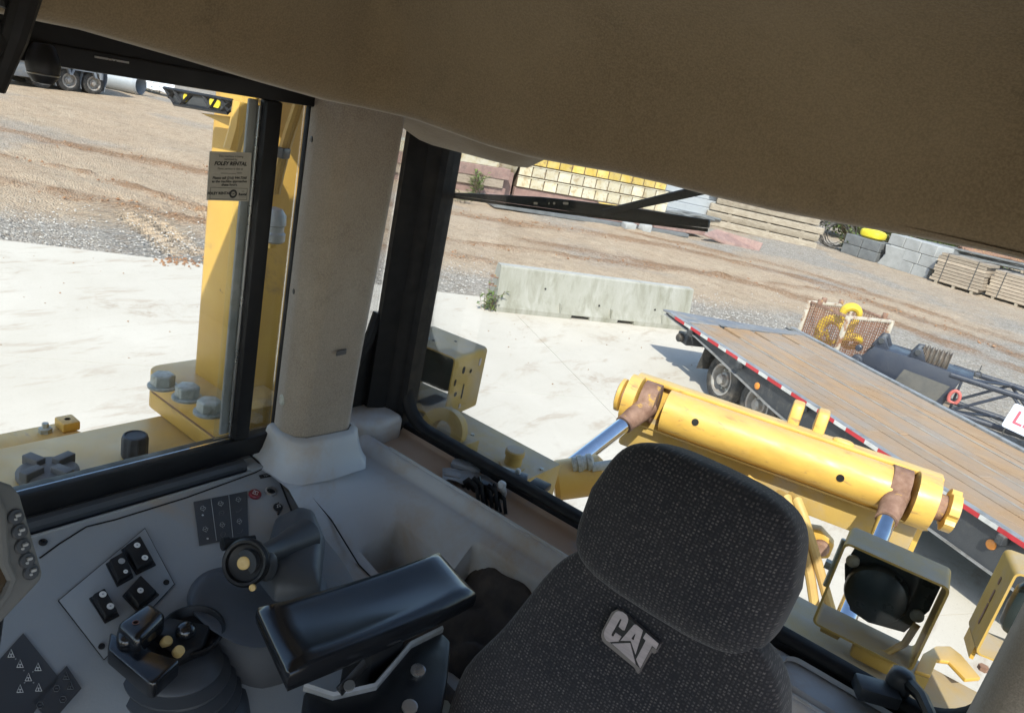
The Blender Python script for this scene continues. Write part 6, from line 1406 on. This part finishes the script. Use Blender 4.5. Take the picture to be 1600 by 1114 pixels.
# ------------------------------------------------------------------ ripper control lever
mt['slatel'] = M_('worn_slate_boot', (.06, .068, .078), .5, col2=(.075, .08, .088), nscale=5, grime=(.1, .09, .08), gscale=4, gspread=(.55, .8))
def lever():
    base = at(400, 985, z=2.50); t = thing('ripper_lever', base, 'dark moulded control lever with horizontal grip and ring shaped end', 'control lever')
    def H(px, py, z): return at(px, py, z=z)
    # lower housing
    lo = [(300, 932), (318, 900), (352, 892), (420, 905), (500, 895), (505, 960), (470, 1000), (412, 1015), (378, 1012), (335, 990), (300, 960)]
    cen = V((0, 0, 0)); pts = [H(x, y, 2.58) for x, y in lo]; cen = sum(pts, V())/len(pts); pts = [cen+(p-cen)*1.13 for p in pts]; up = [cen.lerp(H(x, y, 2.615), 1.04) for x, y in lo]
    b = B(); b.loft([[p+V((0, 0, -.15)) for p in pts], pts, [cen.lerp(p, .985)+V((0, 0, .02)) for p in pts], up, [cen.lerp(p, .8) for p in up]]); b.build('lower_housing', mt['slatel'], t, smooth=80, subsurf=2)
    # upright back housing
    q0 = [(428, 818), (468, 800), (490, 806), (508, 850), (500, 925), (430, 930), (405, 900)]
    r0_ = [H(x, y, 2.625) for x, y in q0]; c0 = sum(r0_, V())/len(r0_)
    r1 = [c0.lerp(p, .97)+V((0, 0, .05)) for p in r0_]
    b = B(); b.loft([[p-V((0, 0, .14)) for p in r0_], r0_, [c0.lerp(p, .93)+V((0, 0, .022)) for p in r0_], [c0.lerp(p, .72)+V((.0, 0, .035)) for p in r0_], [c0.lerp(p, .25)+V((0, 0, .04)) for p in r0_]]); b.build('back_housing', mt['slatel'], t, smooth=60, bevel=.008, seg=3)
    # horizontal grip
    g0, g1 = H(385, 878, 2.685), H(478, 838, 2.655); b = B(); b.tube([g0.lerp(g1, f) for f in (0, .15, .35, .6, .8, 1)], [.024, .022, .021, .026, .033, .038], 20); b.build('grip', mt['slate'], t)
    d = (g0-g1).normalized(); c = g0+d*.004; ax = (d*.8+V((.45, -.45, .6))).normalized()
    b = B(); b.lathe([(.038, -.02), (.045, -.012), (.046, -.002), (.042, .004), (.037, .003), (.034, -.004), (.03, -.006), (.0, -.006)], c, ax, 36); b.build('ring_end', mt['black'], t)
    b = B(); b.rbox(c-d*.012+(H(410, 888, 2.675)-c)*1.05, (.03, .036, .06), 2.6, 10); b.build('palm_lobe', mt['slate'], t)
    B().lathe([(.0125, 0), (.0125, .004), (.01, .0055), (.004, .0055), (.0, .004)], c-ax*.005+(H(378, 880, 2.685)-c)*.6, ax, 22).build('yellow_button', mt['brass'], t)
    q = H(394, 918, 2.655); B().lathe([(.0065, -.004), (.0065, .0), (0, .002)], q, ax, 16).build('trigger_button', mt['brass'], t)
    a0, a1 = H(352, 849, 2.695), H(398, 841, 2.69); b = B(); b.tube([a0, a0.lerp(a1, .5), a1], [.010, .008, .007], 10); b.lathe([(.006, -.008), (.013, -.006), (.013, .006), (.006, .008)], a0, a1-a0, 16); b.build('thumb_wheel', mt['black'], t)
    b = B(); 
    for k in range(3): b.tube([H(390+k*3, 925, 2.58), H(383+k*5, 935, 2.585), H(392, 945, 2.57)], .003, 5)
    b.build('wire_loop', mt['rubber'], t)
lever()
# ------------------------------------------------------------------ monitor
mt['monitorgrey'] = M_('monitor_plastic', (.11, .11, .105), .6, col2=(.13, .13, .125), nscale=4, bscale=300, bstr=.2, bdist=.0006)
def monitor():
    nn = V((.86, .18, .42)).normalized(); P0 = at(25, 850, pl=(V((-.80, .24, 2.95)), nn))
    t = thing('display_monitor', (P0.x-.05, P0.y, P0.z-.3), 'grey display monitor with a column of five round buttons at window edge', 'monitor')
    def G(px, py, l=0): return at(px, py, pl=(P0+nn*l, nn))
    o = [G(x, y) for x, y in ((-140, 730), (-5, 748), (20, 757), (33, 772), (68, 893), (67, 905), (-8, 985), (-160, 960))]
    b = B(); b.prism(o, -nn*.05); b.build('bezel', mt['monitorgrey'], t, bevel=.006, seg=3)
    s = [G(x, y, .001) for x, y in ((-140, 775), (-12, 790), (-3, 880), (10, 905), (-14, 955), (-150, 940))]
    mt['screen'] = M_('amber_dark_screen', (.05, .03, .012), .2); b = B(); b.prism(s, nn*.0015); b.build('screen', mt['screen'], t, smooth=0)
    b = B(); b.tube([G(x, y, .002) for x, y in ((-12, 775), (0, 800), (6, 880), (18, 905), (8, 930), (-20, 968))], .006, 8); b.build('screen_frame', mt['monitorgrey'], t)
    for x, y in ((24, 807), (30, 830), (35, 853), (42, 875), (48, 893)):
        c = G(x, y); k = B().lathe([(.0095, 0), (.0095, .0015), (.008, .003), (0, .0035)], c, nn, 18).build('button', mt['slate'], t)
        B().box(c+nn*.004+V((0, .001, .002)), (.004, .006, .004)).build('button_symbol', mt['greyprint'], k, bevel=.001); B().box(c+nn*.004+V((0, -.002, -.003)), (.003, .004, .004)).build('button_symbol', mt['greyprint'], k, bevel=.001)
    B().tube([P0-nn*.05-V((0, 0, .02)), P0-nn*.09-V((0, 0, .2)), V((P0.x-.12, P0.y, hA(-1.0)-.02))], .02, 10).build('stalk', mt['black'], t)
monitor()
# ------------------------------------------------------------------ dark strap and hose by the top corner
def hanging():
    def H(px, py, d): 
        r = CR*(px-800)-CU*(py-557)+fw*FPX; return CAM_POS+r*(d/FPX)
    t = thing('coiled_lead', H(20, 60, .95), 'dark coiled lead hanging from the headliner beside the side window', 'cable')
    b = B(); b.tube([H(48, -30, .95), H(36, 10, .95), H(22, 60, .96), H(8, 100, .97), H(-6, 140, .98)], [.018, .017, .016, .013, .011], 10); b.build('lead', mt['rubber'], t)
    b = B(); b.tube([H(-30, -20, .93), H(5, 0, .94), H(30, -20, .95)], .012, 8); b.tube([H(-20, 20, .94), H(0, 40, .95), H(6, 66, .95), H(-12, 90, .95)], .006, 8); b.build('loop', mt['rubber'], t)
hanging()
